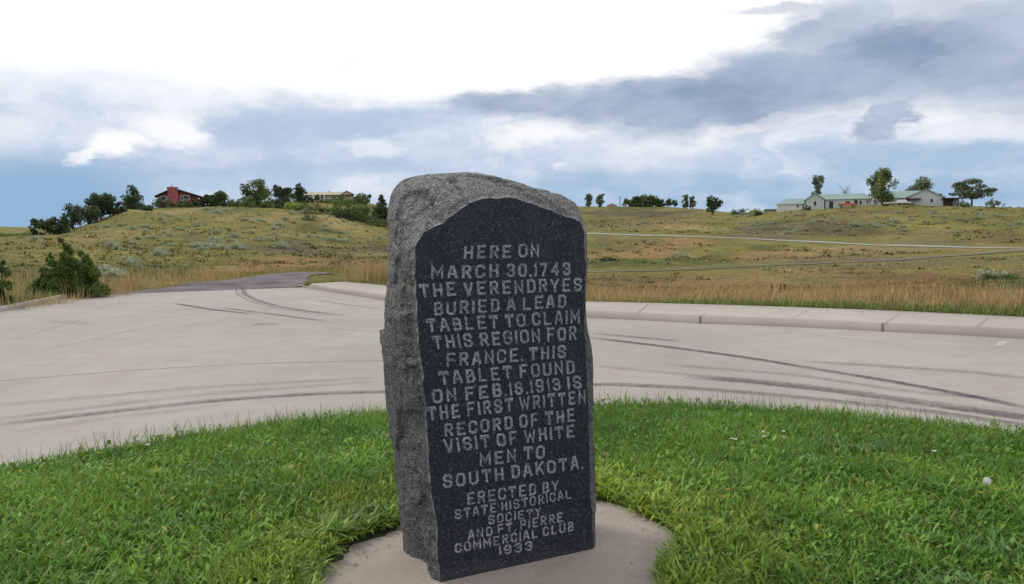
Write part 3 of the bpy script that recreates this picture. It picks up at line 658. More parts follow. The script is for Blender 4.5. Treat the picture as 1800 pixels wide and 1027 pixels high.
tt = np.concatenate([np.linspace(0, 1, 70), np.linspace(1, 2, 22)[1:]])[:, None]
P3 = G
# chipped facets: quantised low noise (quarry breaks) + ridges + grain
def facet(p, sc, k):
    q = p * sc; i = np.floor(q).astype(np.int64); best = np.full(q.shape[:-1], 9.0); val = np.zeros(q.shape[:-1])
    for dx in (-1, 0, 1):
        for dy in (-1, 0, 1):
            for dz in (-1, 0, 1):
                c = i + np.array([dx, dy, dz]); jx = np.stack([_hash(c[..., 0], c[..., 1], c[..., 2], k + m_) for m_ in range(3)], -1)
                d = q - (c + jx); dist = (d ** 2).sum(-1); s = np.stack([_hash(c[..., 0], c[..., 1], c[..., 2], k + 7 + m_) - 0.5 for m_ in range(3)], -1)
                vv = (d * s).sum(-1) * 1.6 + _hash(c[..., 0], c[..., 1], c[..., 2], k + 13) - 0.5
                w = dist < best; best = np.where(w, dist, best); val = np.where(w, vv, val)
    return val
wq = P3 + 0.06 * np.stack([fbm(P3 * 6, 3, 0.5, 60 + k) for k in range(3)], -1)
disp = 0.022 * facet(wq, 5.0, 3) + 0.007 * facet(wq * [1, 0.7, 1.4], 12.0, 21) + 0.012 * fbm(P3 * 4, 4, 0.5, 71) + 0.005 * (1 - 2 * np.abs(fbm(P3 * [9, 22, 9], 4, 0.6, 75))) + 0.0028 * fbm(P3 * 45, 3, 0.6, 79)
disp *= (0.35 + 0.65 * sstep(0.12, 0.24, Sp[:, 2]))[None]
disp *= sstep(0, 0.14, tt) * 0.85 + 0.15 * sstep(0, 0.03, tt)
disp *= 1 - 0.72 * np.exp(-((tt - 1.0) / 0.32) ** 2)
# broken-off lower left corner
chip = np.exp(-((G[..., 1] - 0.04) / 0.13) ** 2) * np.exp(-((tt - 0.52) / 0.22) ** 2) * (G[..., 0] < 0.2)
disp -= 0.055 * chip
G = G + Nn * disp[..., None]
G[:, 0, 1] = -0.02; G[:, -1, 1] = -0.02
G[..., 1] = np.maximum(G[..., 1], -0.02)
def stone_w(u, v, w): return np.asarray(u)[..., None] * EU + np.asarray(v)[..., None] * EV + np.asarray(w)[..., None] * EWv
V = stone_w(G[..., 0], G[..., 1], G[..., 2]).reshape(-1, 3)
stone = thing('stone_monument', BLp, 'dark granite marker stone with rough sides and a smooth inscribed face, on the round pad', 'monument')
nr = len(G); quads = grid_quads(nr, NS)
backc = stone_w(cen[0], cen[1], 0.49); V = np.concatenate([V, backc[None]]); last = (nr - 1) * NS
tri = np.array([[last + i, last + (i + 1) % NS, len(V) - 1] for i in range(NS)])
rim = np.zeros((nr, NS, 3)); rim[:4] = np.array([1, .9, .6, .25])[:, None, None]; rim = np.concatenate([rim.reshape(-1, 3), np.zeros((1, 3))])
me = np_mesh('rough_body', V, quads, tri, col=rim, smooth=True)
import bmesh
bm = bmesh.new(); bm.from_mesh(me); bmesh.ops.recalc_face_normals(bm, faces=bm.faces); bm.to_mesh(me); bm.free()
link('rough_body', me, M['granite_rough'], stone)
fv = stone_w(Fp[:, 0], Fp[:, 1], Fp[:, 2] * 0 + 0.0005)
mb = MB(); mb.poly(fv, [tuple(range(NS))]); fm = mb.mesh('smooth_face')
face = link('smooth_face', fm, M['granite_face'], stone)

# letters: strokes on a 4 x 6 grid, cut corners
GL = {
 'A': [[(0, 0), (0.35, 1.6), (1.55, 6), (2.45, 6), (3.65, 1.6), (4, 0)], [(0.55, 1.8), (3.45, 1.8)]],
 'B': [[(0.5, 0), (0.5, 6)], [(0.5, 6), (2.9, 6), (3.7, 5.3), (3.7, 3.8), (3.0, 3.1), (0.5, 3.1)], [(3.0, 3.1), (4, 2.4), (4, 0.8), (3.1, 0), (0.5, 0)]],
 'C': [[(4, 4.4), (4, 5), (3.1, 6), (1, 6), (0, 5), (0, 1), (1, 0), (3.1, 0), (4, 1), (4, 1.6)]],
 'D': [[(0.4, 0), (0.4, 6)], [(0.4, 6), (2.9, 6), (4, 5), (4, 1), (2.9, 0), (0.4, 0)]],
 'E': [[(3.9, 6), (0.3, 6), (0.3, 0), (3.9, 0)], [(0.3, 3.05), (3.0, 3.05)]],
 'F': [[(3.9, 6), (0.3, 6), (0.3, 0)], [(0.3, 3.05), (3.0, 3.05)]],
 'G': [[(4, 4.4), (4, 5), (3.1, 6), (1, 6), (0, 5), (0, 1), (1, 0), (3.1, 0), (4, 1), (4, 2.7), (2.3, 2.7)]],
 'H': [[(0.2, 0), (0.2, 6)], [(3.8, 0), (3.8, 6)], [(0.2, 3), (3.8, 3)]],
 'I': [[(0.5, 0), (0.5, 6)]],
 'K': [[(0.3, 0), (0.3, 6)], [(3.9, 6), (0.5, 2.6)], [(1.5, 3.5), (4, 0)]],
 'L': [[(0.3, 6), (0.3, 0), (3.7, 0)]],
 'M': [[(0, 0), (0, 6), (2.3, 1.8), (4.6, 6), (4.6, 0)]],
 'N': [[(0.1, 0), (0.1, 6), (3.9, 0), (3.9, 6)]],
 'O': [[(1, 0), (0, 1), (0, 5), (1, 6), (3, 6), (4, 5), (4, 1), (3, 0), (0.99, 0)]],
 'P': [[(0.3, 0), (0.3, 6), (3, 6), (3.9, 5.2), (3.9, 3.7), (3, 2.9), (0.3, 2.9)]],
 'R': [[(0.3, 0), (0.3, 6), (3, 6), (3.8, 5.2), (3.8, 3.8), (3, 3.0), (0.3, 3.0)], [(2.0, 3.0), (3.9, 0)]],
 'S': [[(3.9, 4.5), (3.9, 5.1), (3, 6), (1, 6), (0.1, 5.1), (0.1, 4), (1, 3.2), (3, 2.8), (3.9, 2.0), (3.9, 0.9), (3, 0), (1, 0), (0.1, 0.9), (0.1, 1.5)]],
 'T': [[(0, 6), (4, 6)], [(2, 6), (2, 0)], [(0.05, 6), (0.05, 5.1)], [(3.95, 6), (3.95, 5.1)]],
 'U': [[(0, 6), (0, 1), (1, 0), (3, 0), (4, 1), (4, 6)]],
 'V': [[(0, 6), (1.75, 0), (2.25, 0), (4, 6)]],
 'W': [[(0, 6), (1.15, 0), (2.6, 4.4), (4.05, 0), (5.2, 6)]],
 'Y': [[(0, 6), (2, 2.9), (2, 0)], [(4, 6), (2, 2.9)]],
 '0': [[(0.9, 0), (0, 1), (0, 5), (0.9, 6), (2.5, 6), (3.4, 5), (3.4, 1), (2.5, 0), (0.89, 0)]],
 '1': [[(0.0, 4.7), (0.9, 6), (0.9, 0)]],
 '3': [[(0, 4.8), (0, 5.1), (0.9, 6), (2.5, 6), (3.3, 5.2), (3.3, 3.9), (2.4, 3.1), (1.3, 3.1)], [(2.4, 3.1), (3.4, 2.3), (3.4, 0.9), (2.5, 0), (0.9, 0), (0, 0.9), (0, 1.3)]],
 '4': [[(2.7, 0), (2.7, 6), (0, 1.9), (3.6, 1.9)]],
 '6': [[(3.3, 5.1), (2.5, 6), (0.9, 6), (0, 5), (0, 1), (0.9, 0), (2.5, 0), (3.4, 1), (3.4, 2.6), (2.6, 3.3), (0.2, 3.3)]],
 '7': [[(0, 6), (3.4, 6), (1.2, 0)]],
 '9': [[(0.1, 0.9), (0.9, 0), (2.5, 0), (3.4, 1), (3.4, 5), (2.5, 6), (0.9, 6), (0, 5), (0, 3.6), (0.8, 2.8), (3.2, 2.8)]],
 '.': [[(0.1, 0.0), (0.1, 0.75)]]}
GW = {'I': 1.0, 'M': 4.6, 'W': 5.2, '1': 1.1, '0': 3.4, '3': 3.4, '4': 3.6, '6': 3.4, '7': 3.4, '9': 3.4, '.': 0.2}
def stroke_outline(pts, hw):
    P = [np.array(p, float) for p in pts]; n = len(P); Lo, Ro = [], []
    P[0] = P[0]; closed = np.linalg.norm(P[0] - P[-1]) < 0.05
    for i in range(n):
        if closed and i in (0, n - 1): d1, d2 = P[-1] - P[-2], P[1] - P[0]
        else: d1 = P[i] - P[i - 1] if i else P[1] - P[0]; d2 = P[i + 1] - P[i] if i < n - 1 else P[i] - P[i - 1]
        d1 = d1 / np.linalg.norm(d1); d2 = d2 / np.linalg.norm(d2)
        n1 = np.array([-d1[1], d1[0]]); n2 = np.array([-d2[1], d2[0]]); b_ = n1 + n2; b_ /= np.linalg.norm(b_) + 1e-9
        k = hw / max(0.45, np.dot(b_, n1)); Lo.append(P[i] + b_ * k); Ro.append(P[i] - b_ * k)
    return Lo, Ro
LINES = [
 ('HERE ON', (814.6, 455.7), (815.7, 431.7), (948, 452.5), (948, 428)), ('MARCH 30.1743', (757.7, 491.5), (757.7, 467), (1002.6, 485), (1002.6, 460)),
 ('THE VERENDRYES', (738, 523.5), (735, 498), (1023, 512), (1023, 487)), ('BURIED A LEAD', (762, 555.6), (761, 531.6), (995, 541), (995, 517)),
 ('TABLET TO CLAIM', (752, 585), (748, 561), (1019, 568.6), (1019, 543.5)), ('THIS REGION FOR', (763, 615), (758, 590), (1013.7, 598), (1013.7, 573)),
 ('FRANCE. THIS', (784, 646), (783.6, 621), (995, 629.6), (995, 605.6)), ('TABLET FOUND', (774, 678), (770, 653), (1010, 657), (1009, 632)),
 ('ON FEB.16.1913 IS', (760.5, 710.5), (758.6, 685), (1023.5, 683), (1021, 659)), ('THE FIRST WRITTEN', (753, 741), (750, 715), (1030, 709), (1029, 684.5)),
 ('RECORD OF THE', (781, 769), (780, 744.7), (1011, 741.5), (1010, 717)), ('VISIT OF WHITE', (783, 797.5), (778.6, 772), (1010, 769), (1009, 745.5)),
 ('MEN TO', (843.4, 820.5), (842.7, 796), (958, 805.5), (957.6, 781)), ('SOUTH DAKOTA.', (778.6, 859.5), (777.5, 835), (1024, 824.6), (1022, 800)),
 ('ERECTED BY', (821, 888.5), (820, 866), (982, 864), (982, 843)), ('STATE HISTORICAL', (800, 914), (799, 896), (1004.6, 876.6), (1003.5, 860)),
 ('SOCIETY', (858.5, 923), (857.7, 905.6), (951, 907.5), (951, 891)), ('AND FT. PIERRE', (822.7, 949.5), (822, 932), (989.6, 918), (989, 900)),
 ('COMMERCIAL CLUB', (800, 973.2), (799, 956), (1008, 933.5), (1008, 916)), ('1933', (876.6, 977), (875.4, 960), (935.7, 967), (935.7, 950))]
rl = random.Random(4)
for txt, bl, tl, br, tr in LINES:
    q = [on_face(*p) for p in (bl, tl, br, tr)]
    words = txt; adv = []; x = 0.0; gap = 1.38; HWS = 0.5
    for ch in words:
        if ch == ' ': x += 1.75; adv.append(None); continue
        adv.append(x); x += GW.get(ch, 4.0) + gap
    tot = x - gap; mb = MB(); wi = 0
    for ch, x0 in zip(words + ' ', adv + [None]):
        if x0 is None:
            o = mb.build('inscription_word', M['letters'], face); o['label'] = 'carved word reading ' + txt.split()[wi]; wi += 1; mb = MB(); continue
        jy = rl.uniform(-0.10, 0.10); js = rl.uniform(0.97, 1.03); lay = 0
        for st in GL[ch]:
            # pull stroke centre lines in by the half width so the letter keeps its box
            hw = HWS * rl.uniform(0.92, 1.08); w_ = GW.get(ch, 4.0)
            pts = [(hw + (px / max(w_, 0.6)) * max(w_ - 2 * hw, 0.0) if w_ > 1.05 else w_ / 2, (hw + py / 6 * (6 - 2 * hw)) * js + jy) for px, py in st] if ch != '.' else [(0.2, 0.0), (0.2, 1.0)]
            if ch == '1': pts = [(hw + px * 0.35, hw + py / 6 * (6 - 2 * hw)) for px, py in st]
            # extend open ends so strokes reach the letter box
            if np.linalg.norm(np.subtract(pts[0], pts[-1])) > 0.1 and ch != '.':
                for e, n_ in ((0, 1), (-1, -2)):
                    d = np.subtract(pts[e], pts[n_]); d = d / np.linalg.norm(d); pts[e] = tuple(np.array(pts[e]) + d * hw * 0.9)
            Lo, Ro = stroke_outline(pts, hw); out3 = []; z_ = -0.0010 - 0.00022 * lay; lay += 1
            for a_ in (Lo, Ro):
                for X in a_:
                    s_ = (x0 + X[0]) / tot; h_ = 0.02 + X[1] / 6 * 0.95
                    uv = (q[0] * (1 - s_) + q[2] * s_) * (1 - h_) + (q[1] * (1 - s_) + q[3] * s_) * h_
                    out3.append(stone_w(uv[0], uv[1], z_))
            n_ = len(Lo); back3 = [p + EWv * 0.0022 for p in out3]; pv = out3 + back3; fc = []
            for i in range(n_ - 1):
                fc.append((i, i + 1, n_ + i + 1, n_ + i)); fc.append((2 * n_ + i, 2 * n_ + i + 1, i + 1, i)); fc.append((n_ + i, n_ + i + 1, 3 * n_ + i + 1, 3 * n_ + i))
            mb.poly(pv, fc)

# ------------------------------------------------------------------ pad and lawn
PC = np.array([-0.05, 3.60]); PR = 0.89
PTH = np.radians([-180, -150, -90, -40, -13, 5, 20, 60, 78, 110, 141, 163, 180]); PRR = np.array([.87, .89, .86, .78, .74, .84, .90, .92, .88, .75, .70, .77, .87])
def pr_at(th): return np.interp((np.asarray(th) + math.pi) % (2 * math.pi) - math.pi, PTH, PRR)
def pad_d(x, y): return np.hypot(x - PC[0], y - PC[1]) - pr_at(np.arctan2(y - PC[1], x - PC[0]))     # distance outside the pad's edge
th = np.linspace(0, 2 * math.pi, 120, endpoint=False)
rr = pr_at(th) + 0.018 * fbm(np.stack([np.cos(th) * 3, np.sin(th) * 3, th * 0], 1), 4, 0.6, 5)
mb = MB(); ring = lambda k, z: [(PC[0] + math.cos(t) * r * k, PC[1] + math.sin(t) * r * k, z) for t, r in zip(th, rr)]
n = len(th); mb.poly(ring(1, -0.1) + ring(1, ZP - 0.008) + ring(0.99, ZP), [(i, (i + 1) % n, n + (i + 1) % n, n + i) for i in range(n)] + [(n + i, n + (i + 1) % n, 2 * n + (i + 1) % n, 2 * n + i) for i in range(n)] + [tuple(range(2 * n, 3 * n))])
tag(mb.build('concrete_pad', M['pad']), 'round concrete pad under the marker stone', kind='structure')
LC = np.array([0.35, 1.75]); LR = 5.02
def lawn_r(t): return LR + 0.10 * fbm(np.stack([np.cos(t) * 2.2, np.sin(t) * 2.2, t * 0], -1), 4, 0.6, 11)
def lawn_z(x, y):
    r = np.hypot(x - LC[0], y - LC[1]) / LR; return 0.012 + 0.035 * sstep(1.0, 0.8, r) + 0.015 * fbm(xyz0(x, y, 1.1), 3, 0.5, 13) * sstep(1, 0.85, r) - 0.03 * sstep(0.1, -0.08, pad_d(x, y))
th = np.linspace(0, 2 * math.pi, 160, endpoint=False); kk = np.linspace(0.02, 1, 30)
gx = LC[0] + np.cos(th)[None] * lawn_r(th)[None] * kk[:, None]; gy = LC[1] + np.sin(th)[None] * lawn_r(th)[None] * kk[:, None]
lv = np.stack([gx, gy, lawn_z(gx, gy)], -1)
tag(link('lawn_soil', np_mesh('lawn_soil', lv.reshape(-1, 3), grid_quads(30, 160, wrap=True), smooth=True), M['soil']), 'dark soil of the grass island', kind='structure')

def blades(pos, h, w, azim, lean, curl, col, prof=(1.0, 0.92, 0.62), seg_t=(0, 0.42, 0.76, 1.0)):
    """curved blades: pos (N,3), heights, widths, heading, lean from vertical at base and extra bend at the tip"""
    N = len(pos); hd = np.stack([np.cos(azim), np.sin(azim), azim * 0], 1); sd_ = np.stack([-np.sin(azim), np.cos(azim), azim * 0], 1)
    p = pos.copy(); Vs = []; prev = 0.0; K = len(seg_t)
    for i, tq in enumerate(seg_t):
        if i:
            ang = lean + curl * (0.5 * (seg_t[i - 1] + tq)); L = h * (tq - seg_t[i - 1])
            p = p + hd * (np.sin(ang) * L)[:, None]; p[:, 2] += np.cos(ang) * L
        if i < K - 1:
            o = sd_ * (w * 0.5 * prof[i])[:, None]; Vs += [p - o, p + o]
        else: Vs.append(p.copy())
    nv = len(Vs); Vv = np.stack(Vs, 1).reshape(-1, 3); b = (np.arange(N) * nv)[:, None]
    Q = np.concatenate([b + np.array([[2 * i, 2 * i + 1, 2 * i + 3, 2 * i + 2]]) for i in range(K - 2)]); T = b + np.array([[nv - 3, nv - 2, nv - 1]])
    return Vv, Q, T, np.repeat(col, nv, 0)
def merge(parts):
    Vv, Q, T, C = [], [], [], []; o = 0
    for v, q, t, c in parts: Vv.append(v); Q.append(q + o); T.append(t + o); C.append(c); o += len(v)
    return np.concatenate(Vv), np.concatenate(Q), np.concatenate(T), np.concatenate(C)
def jitter(c, n, a=0.18): return np.clip(c * (1 + rng.normal(0, a, (n, 1))) * (1 + rng.normal(0, 0.05, (n, 3))), 0.002, 1)

def lawn_points(n):
    P = []; tot = 0
    while tot < n:
        x = rng.uniform(-4.6, 5.4, n * 2); y = rng.uniform(2.7, 7.1, n * 2)
        ang = np.arctan2(y - LC[1], x - LC[0]); ok = np.hypot(x - LC[0], y - LC[1]) < lawn_r(ang)
        ok &= pad_d(x, y) > -0.01
        ok &= np.abs(x) < y * 0.78 + 0.25
        ok &= rng.random(n * 2) < np.clip((4.4 / y) ** 1.6, 0, 1)
        P.append(np.stack([x[ok], y[ok]], 1)); tot += ok.sum()
    return np.concatenate(P)[:n]
def lawn_tint(p, n):
    x, y = p[:, 0], p[:, 1]; nz = fbm(xyz0(x, y, 1.4), 4, 0.55, 31); n2 = fbm(xyz0(x, y, 5.0), 3, 0.5, 35)
    g = np.array(lin(124, 160, 68)); deep = np.array(lin(86, 130, 48)); yel = np.array(lin(172, 190, 80)); blue = np.array(lin(128, 162, 104))
    c = np.zeros((n, 3)) + g
    def ov(k, w): nonlocal c; c = c * (1 - w[:, None]) + k * w[:, None]
    ov(deep, sstep(-0.15, 0.35, nz) * 0.75); ov(deep, sstep(4.9, 6.0, y) * 0.35)
    dp = pad_d(x, y) + PR
    ov(yel, sstep(1.6, 0.95, dp + n2 * 0.7) * 0.72 * (rng.random(n) < 0.8))
    ov(yel, sstep(0.12, 0.5, n2) * 0.5); ov(blue, sstep(0.15, 0.5, fbm(xyz0(x, y, 2.3), 3, 0.5, 39)) * 0.6)
    c *= (1 + 0.55 * fbm(xyz0(x, y, 0.75), 3, 0.5, 43))[:, None]; dry = rng.random(n) < 0.022 + 0.05 * sstep(0.2, 0.5, fbm(xyz0(x, y, 2.6), 3, 0.5, 47)); c[dry] = np.array(lin(160, 150, 84))
    return jitter(c, n, 0.26)
parts = []
p = lawn_points(150000); n = len(p); pos = np.c_[p, lawn_z(p[:, 0], p[:, 1])]
tall = 0.75 + 0.55 * sstep(-0.3, 0.4, fbm(xyz0(p[:, 0], p[:, 1], 1.8), 3, 0.5, 51))
parts.append(blades(pos, rng.uniform(0.04, 0.105, n) * tall, rng.uniform(0.003, 0.0055, n), rng.uniform(0, 6.28, n), rng.uniform(0.05, 0.6, n), rng.uniform(0.2, 1.1, n), lawn_tint(p, n)))
# broad crabgrass blades growing in tufts
c0 = lawn_points(6000); k = 8; p = np.repeat(c0, k, 0) + rng.normal(0, 0.018, (len(c0) * k, 2)); n = len(p); pos = np.c_[p, lawn_z(p[:, 0], p[:, 1]) + 0.01]
near = sstep(6.3, 4.2, p[:, 1]); hd = np.tile(np.arange(k) * 2 * math.pi / k, len(c0)) + rng.normal(0, 0.4, n)
parts.append(blades(pos, rng.uniform(0.05, 0.13, n) * (0.65 + 0.4 * near), rng.uniform(0.005, 0.0115, n) * (0.7 + 0.4 * near), hd, rng.uniform(0.2, 0.95, n), rng.uniform(0.4, 1.5, n), lawn_tint(p, n) * 1.08, prof=(0.7, 1.0, 0.75)))
# small broad-leaved weeds
c0 = lawn_points(6500); c0 = c0[rng.random(len(c0)) < 0.3 + 0.6 * sstep(6.0, 4.2, c0[:, 1])]; k = 6; p = np.repeat(c0, k, 0) + rng.normal(0, 0.022, (len(c0) * k, 2)); n = len(p); pos = np.c_[p, lawn_z(p[:, 0], p[:, 1]) + rng.uniform(0.02, 0.07, n)]
parts.append(blades(pos, rng.uniform(0.022, 0.05, n), rng.uniform(0.010, 0.021, n), rng.uniform(0, 6.28, n), rng.uniform(0.4, 1.2, n), rng.uniform(0.1, 0.7, n), lawn_tint(p, n) * 0.95, prof=(0.25, 1.0, 0.8)))
# overhanging clumps round the pad and seeding stems at the far edge
t_ = rng.uniform(0, 2 * math.pi, 5200); r_ = pr_at(t_) + np.abs(rng.normal(0, 0.08, 5200)) - 0.02 + 0.02 * np.sin(t_ * 9) ; p = np.stack([PC[0] + np.cos(t_) * r_, PC[1] + np.sin(t_) * r_], 1); n = len(p)
pos = np.c_[p, lawn_z(p[:, 0], p[:, 1]) + 0.02]; clump = sstep(-0.35, 0.35, fbm(xyz0(p[:, 0], p[:, 1], 4.0), 3, 0.5, 61)) * sstep(-0.95, 0.2, np.sin(t_))
parts.append(blades(pos, rng.uniform(0.05, 0.16, n) * (0.45 + 0.75 * clump), rng.uniform(0.005, 0.012, n), rng.uniform(0, 6.28, n), rng.uniform(0.2, 1.0, n), rng.uniform(0.4, 1.6, n), lawn_tint(p, n), prof=(0.7, 1.0, 0.75)))
t_ = rng.uniform(math.radians(20), math.radians(165), 1500); r_ = lawn_r(t_) - np.abs(rng.normal(0, 0.12, 1500)); p = np.stack([LC[0] + np.cos(t_) * r_, LC[1] + np.sin(t_) * r_], 1); n = len(p)
parts.append(blades(np.c_[p, lawn_z(p[:, 0], p[:, 1])], rng.uniform(0.08, 0.22, n), rng.uniform(0.003, 0.005, n), rng.uniform(0, 6.28, n), rng.uniform(0, 0.5, n), rng.uniform(0.1, 0.9, n), lawn_tint(p, n) * np.array([1.0, 0.9, 0.8])))
k_ = 90; t_ = rng.uniform(0, 6.28, k_); r_ = pr_at(t_) * rng.uniform(0.75, 1.0, k_); p = np.stack([PC[0] + np.cos(t_) * r_, PC[1] + np.sin(t_) * r_], 1)
parts.append(blades(np.c_[p, np.full(k_, ZP + 0.006)], rng.uniform(0.02, 0.06, k_), rng.uniform(0.002, 0.005, k_), rng.uniform(0, 6.28, k_), np.full(k_, 1.5), rng.uniform(-0.1, 0.05, k_), jitter(np.where(rng.random((k_, 1)) < .5, np.array(lin(150, 140, 92)), np.array(lin(96, 124, 56))), k_)))
v, q, t, c = merge(parts)
tag(link('lawn_grass', np_mesh('lawn_grass', v, q, t, c), M['blade']), 'green lawn grass and weeds of the island', 'grass', kind='stuff')

# ------------------------------------------------------------------ prairie grass beyond the kerb
def prairie(n, amin, amax, d0, d1, power):
    a = rng.uniform(amin, amax, n); u = rng.random(n); d = d0 * (d1 / d0) ** (u ** power)
    return a, d
parts = []
a, d = prairie(190000, -0.72, 0.75, 14, 260, 1.0); ok = d > d_back(a) + 0.12
x, y = d * np.sin(a), d * np.cos(a)
# keep roads and drive clear
ok &= ~near_path(x, y, R1, 2.2) & ~near_path(x, y, R2, 1.1)
dl = np.array([p_[:2] for p_ in DL + DR[::-1]])
def inside(x, y, P):
    r = np.zeros(len(x), bool); j = len(P) - 1
    for i in range(len(P)):
        c_ = ((P[i, 1] > y) != (P[j, 1] > y)); r ^= c_ & (x < (P[j, 0] - P[i, 0]) * (y - P[i, 1]) / (P[j, 1] - P[i, 1] + 1e-12) + P[i, 0]); j = i
    return r
ok &= ~inside(x, y, dl)
# hold the blades low where they would hide the road behind them
a, d, x, y = a[ok], d[ok], x[ok], y[ok]; n = len(a)
hz = 0.10 + 0.20 * sstep(-0.2, 0.5, fbm(xyz0(x, y, 1 / 2.5), 3, 0.5, 81)); strip_ = d_back(a) + 0.9 + 0.3 * fbm(xyz0(x, y, 0.8), 2, 0.5, 84)
edge_ = d < strip_
h = hz * rng.uniform(0.5, 1.3, n); h *= np.where(d > 40, 0.75, 1.0)
before_road = near_path(x, y, [(p_, dd - 6) for p_, dd in R1], 5.5)
h = np.where(before_road, h * 0.3, h); h = np.where(edge_, 0.05 + 0.06 * rng.random(n), h)
w = np.maximum(0.010, d * 0.00045) * rng.uniform(0.7, 1.4, n)
c = zone_tint(x, y) * (1 + 0.25 * fbm(xyz0(x, y, 1 / 1.2), 3, 0.6, 88))[:, None]
straw = (rng.random(n) < 0.16 * sstep(90, 20, d)) & ~edge_; c[straw] = np.array(lin(178, 158, 112))
c[edge_] = np.array(lin(96, 128, 52)); mown = (np.arctan2(x, y) > az_el(538, 490)[0]) & (np.arctan2(x, y) < az_el(612, 490)[0]) & (d < 27); c[mown] = np.array(lin(112, 140, 60)); h[mown] *= 0.3; c = jitter(c, n, 0.16)
parts.append(blades(np.c_[x, y, gz(x, y) - 0.01], h, w, rng.uniform(0, 6.28, n), rng.uniform(0, 0.75, n), rng.uniform(0, 1.0, n), c, prof=(1.0, 0.8, 0.5)))
# forb and bunch-grass clumps that break up the slopes
k_ = 7; a, d = prairie(7500, -0.70, 0.74, 30, 250, 0.7); x, y = d * np.sin(a), d * np.cos(a); ok = (near_path(x, y, R1, None) > 12) & (near_path(x, y, R2, None) > 9) & ~inside(x, y, dl) & (fbm(xyz0(x, y, 1 / 8.0), 3, 0.6, 131) > -0.12)
a, d, x, y = a[ok], d[ok], x[ok], y[ok]; pal = np.array([lin(86, 96, 50), lin(104, 112, 66), lin(130, 134, 112), lin(120, 104, 78), lin(176, 160, 116), lin(74, 80, 46)]); ci = 0.55 * pal[rng.integers(0, 6, len(x))] + 0.5 * zone_tint(x, y)
sc_ = rng.uniform(0.5, 1.3, len(x)) * (0.35 + 0.65 * sstep(30, 110, d)); x = np.repeat(x, k_) + rng.normal(0, 1, len(x) * k_) * np.repeat(sc_ * 0.28, k_); y = np.repeat(y, k_) + rng.normal(0, 1, len(y) * k_) * np.repeat(sc_ * 0.28, k_); n = len(x); scr = np.repeat(sc_, k_); dd_ = np.repeat(d, k_)
parts.append(blades(np.c_[x, y, gz(x, y) - 0.02], scr * rng.uniform(0.22, 0.46, n), scr * 0.26 * rng.uniform(0.6, 1.4, n), rng.uniform(0, 6.28, n), rng.uniform(0.3, 1.3, n), rng.uniform(0, 0.8, n), jitter(np.repeat(ci, k_, 0), n, 0.18), prof=(0.6, 1.0, 0.7)))
a = rng.uniform(-0.75, 0.75, 26000); d = d_back(a) + 0.03 + rng.random(26000) ** 1.3 * (0.95 + 0.5 * fbm(np.stack([a * 40, a * 0, a * 0], 1), 3, 0.6, 141)); x, y = d * np.sin(a), d * np.cos(a); ok = ~inside(x, y, dl) & ((a < A_L - 0.01) | (a > A_R)); x, y = x[ok], y[ok]; n = len(x)
vg = np.where(rng.random((n, 1)) < 0.68, np.array(lin(104, 126, 66)), np.array(lin(160, 148, 98)))
parts.append(blades(np.c_[x, y, gz(x, y) - 0.01], rng.uniform(0.07, 0.2, n), rng.uniform(0.008, 0.014, n), rng.uniform(0, 6.28, n), rng.uniform(0, 0.7, n), rng.uniform(0, 1, n), jitter(vg, n)))
# taller pale tussocks near the drive, the kerb and in the field
tus = [(635, 21.5, 60, .75), (652, 22, 60, .8), (668, 21.5, 60, .75), (683, 22, 50, .7), (620, 23, 40, .6), (200, 22, 50, .55), (190, 21.5, 50, .5), (215, 23, 40, .5), (100, 20.0, 40, .5), (120, 20.5, 40, .5), (180, 23, 40, .5), (60, 19.5, 60, .5), (90, 19.8, 50, .5), (135, 21, 60, .6), (205, 21.3, 60, .6), (170, 21.5, 50, .5), (30, 19, 50, .5), (240, 23.5, 50, .5)]
for _ in range(120):
    px_ = rng.uniform(1030, 1830); tus.append((px_, float(d_back(az_el(px_, 540)[0])) + rng.uniform(1.2, 7), 16, rng.uniform(.22, .46)))
for _ in range(70): tus.append((rng.uniform(-20, 680), rng.uniform(24, 50), 14, rng.uniform(.3, .55)))
for px_, dd, k_, hh in tus:
    b_ = spot(px_, dd)
    if inside(np.array([b_[0]]), np.array([b_[1]]), dl)[0]: continue
    k_ = int(k_ * 1.8); xy = b_[:2] + rng.normal(0, 0.2, (k_, 2))
    parts.append(blades(np.c_[xy, gz(xy[:, 0], xy[:, 1]) - 0.02], hh * rng.uniform(0.6, 1.15, k_), rng.uniform(0.008, 0.016, k_), rng.uniform(0, 6.28, k_), rng.uniform(0, 0.25, k_), rng.uniform(0.1, 0.8, k_), jitter(np.array(lin(180, 158, 112)), k_, 0.16)))
v, q, t, c = merge(parts)
tag(link('prairie_grass', np_mesh('prairie_grass', v, q, t, c), M['dry_blade']), 'tan and olive wild grass over the prairie', 'grass', kind='stuff')

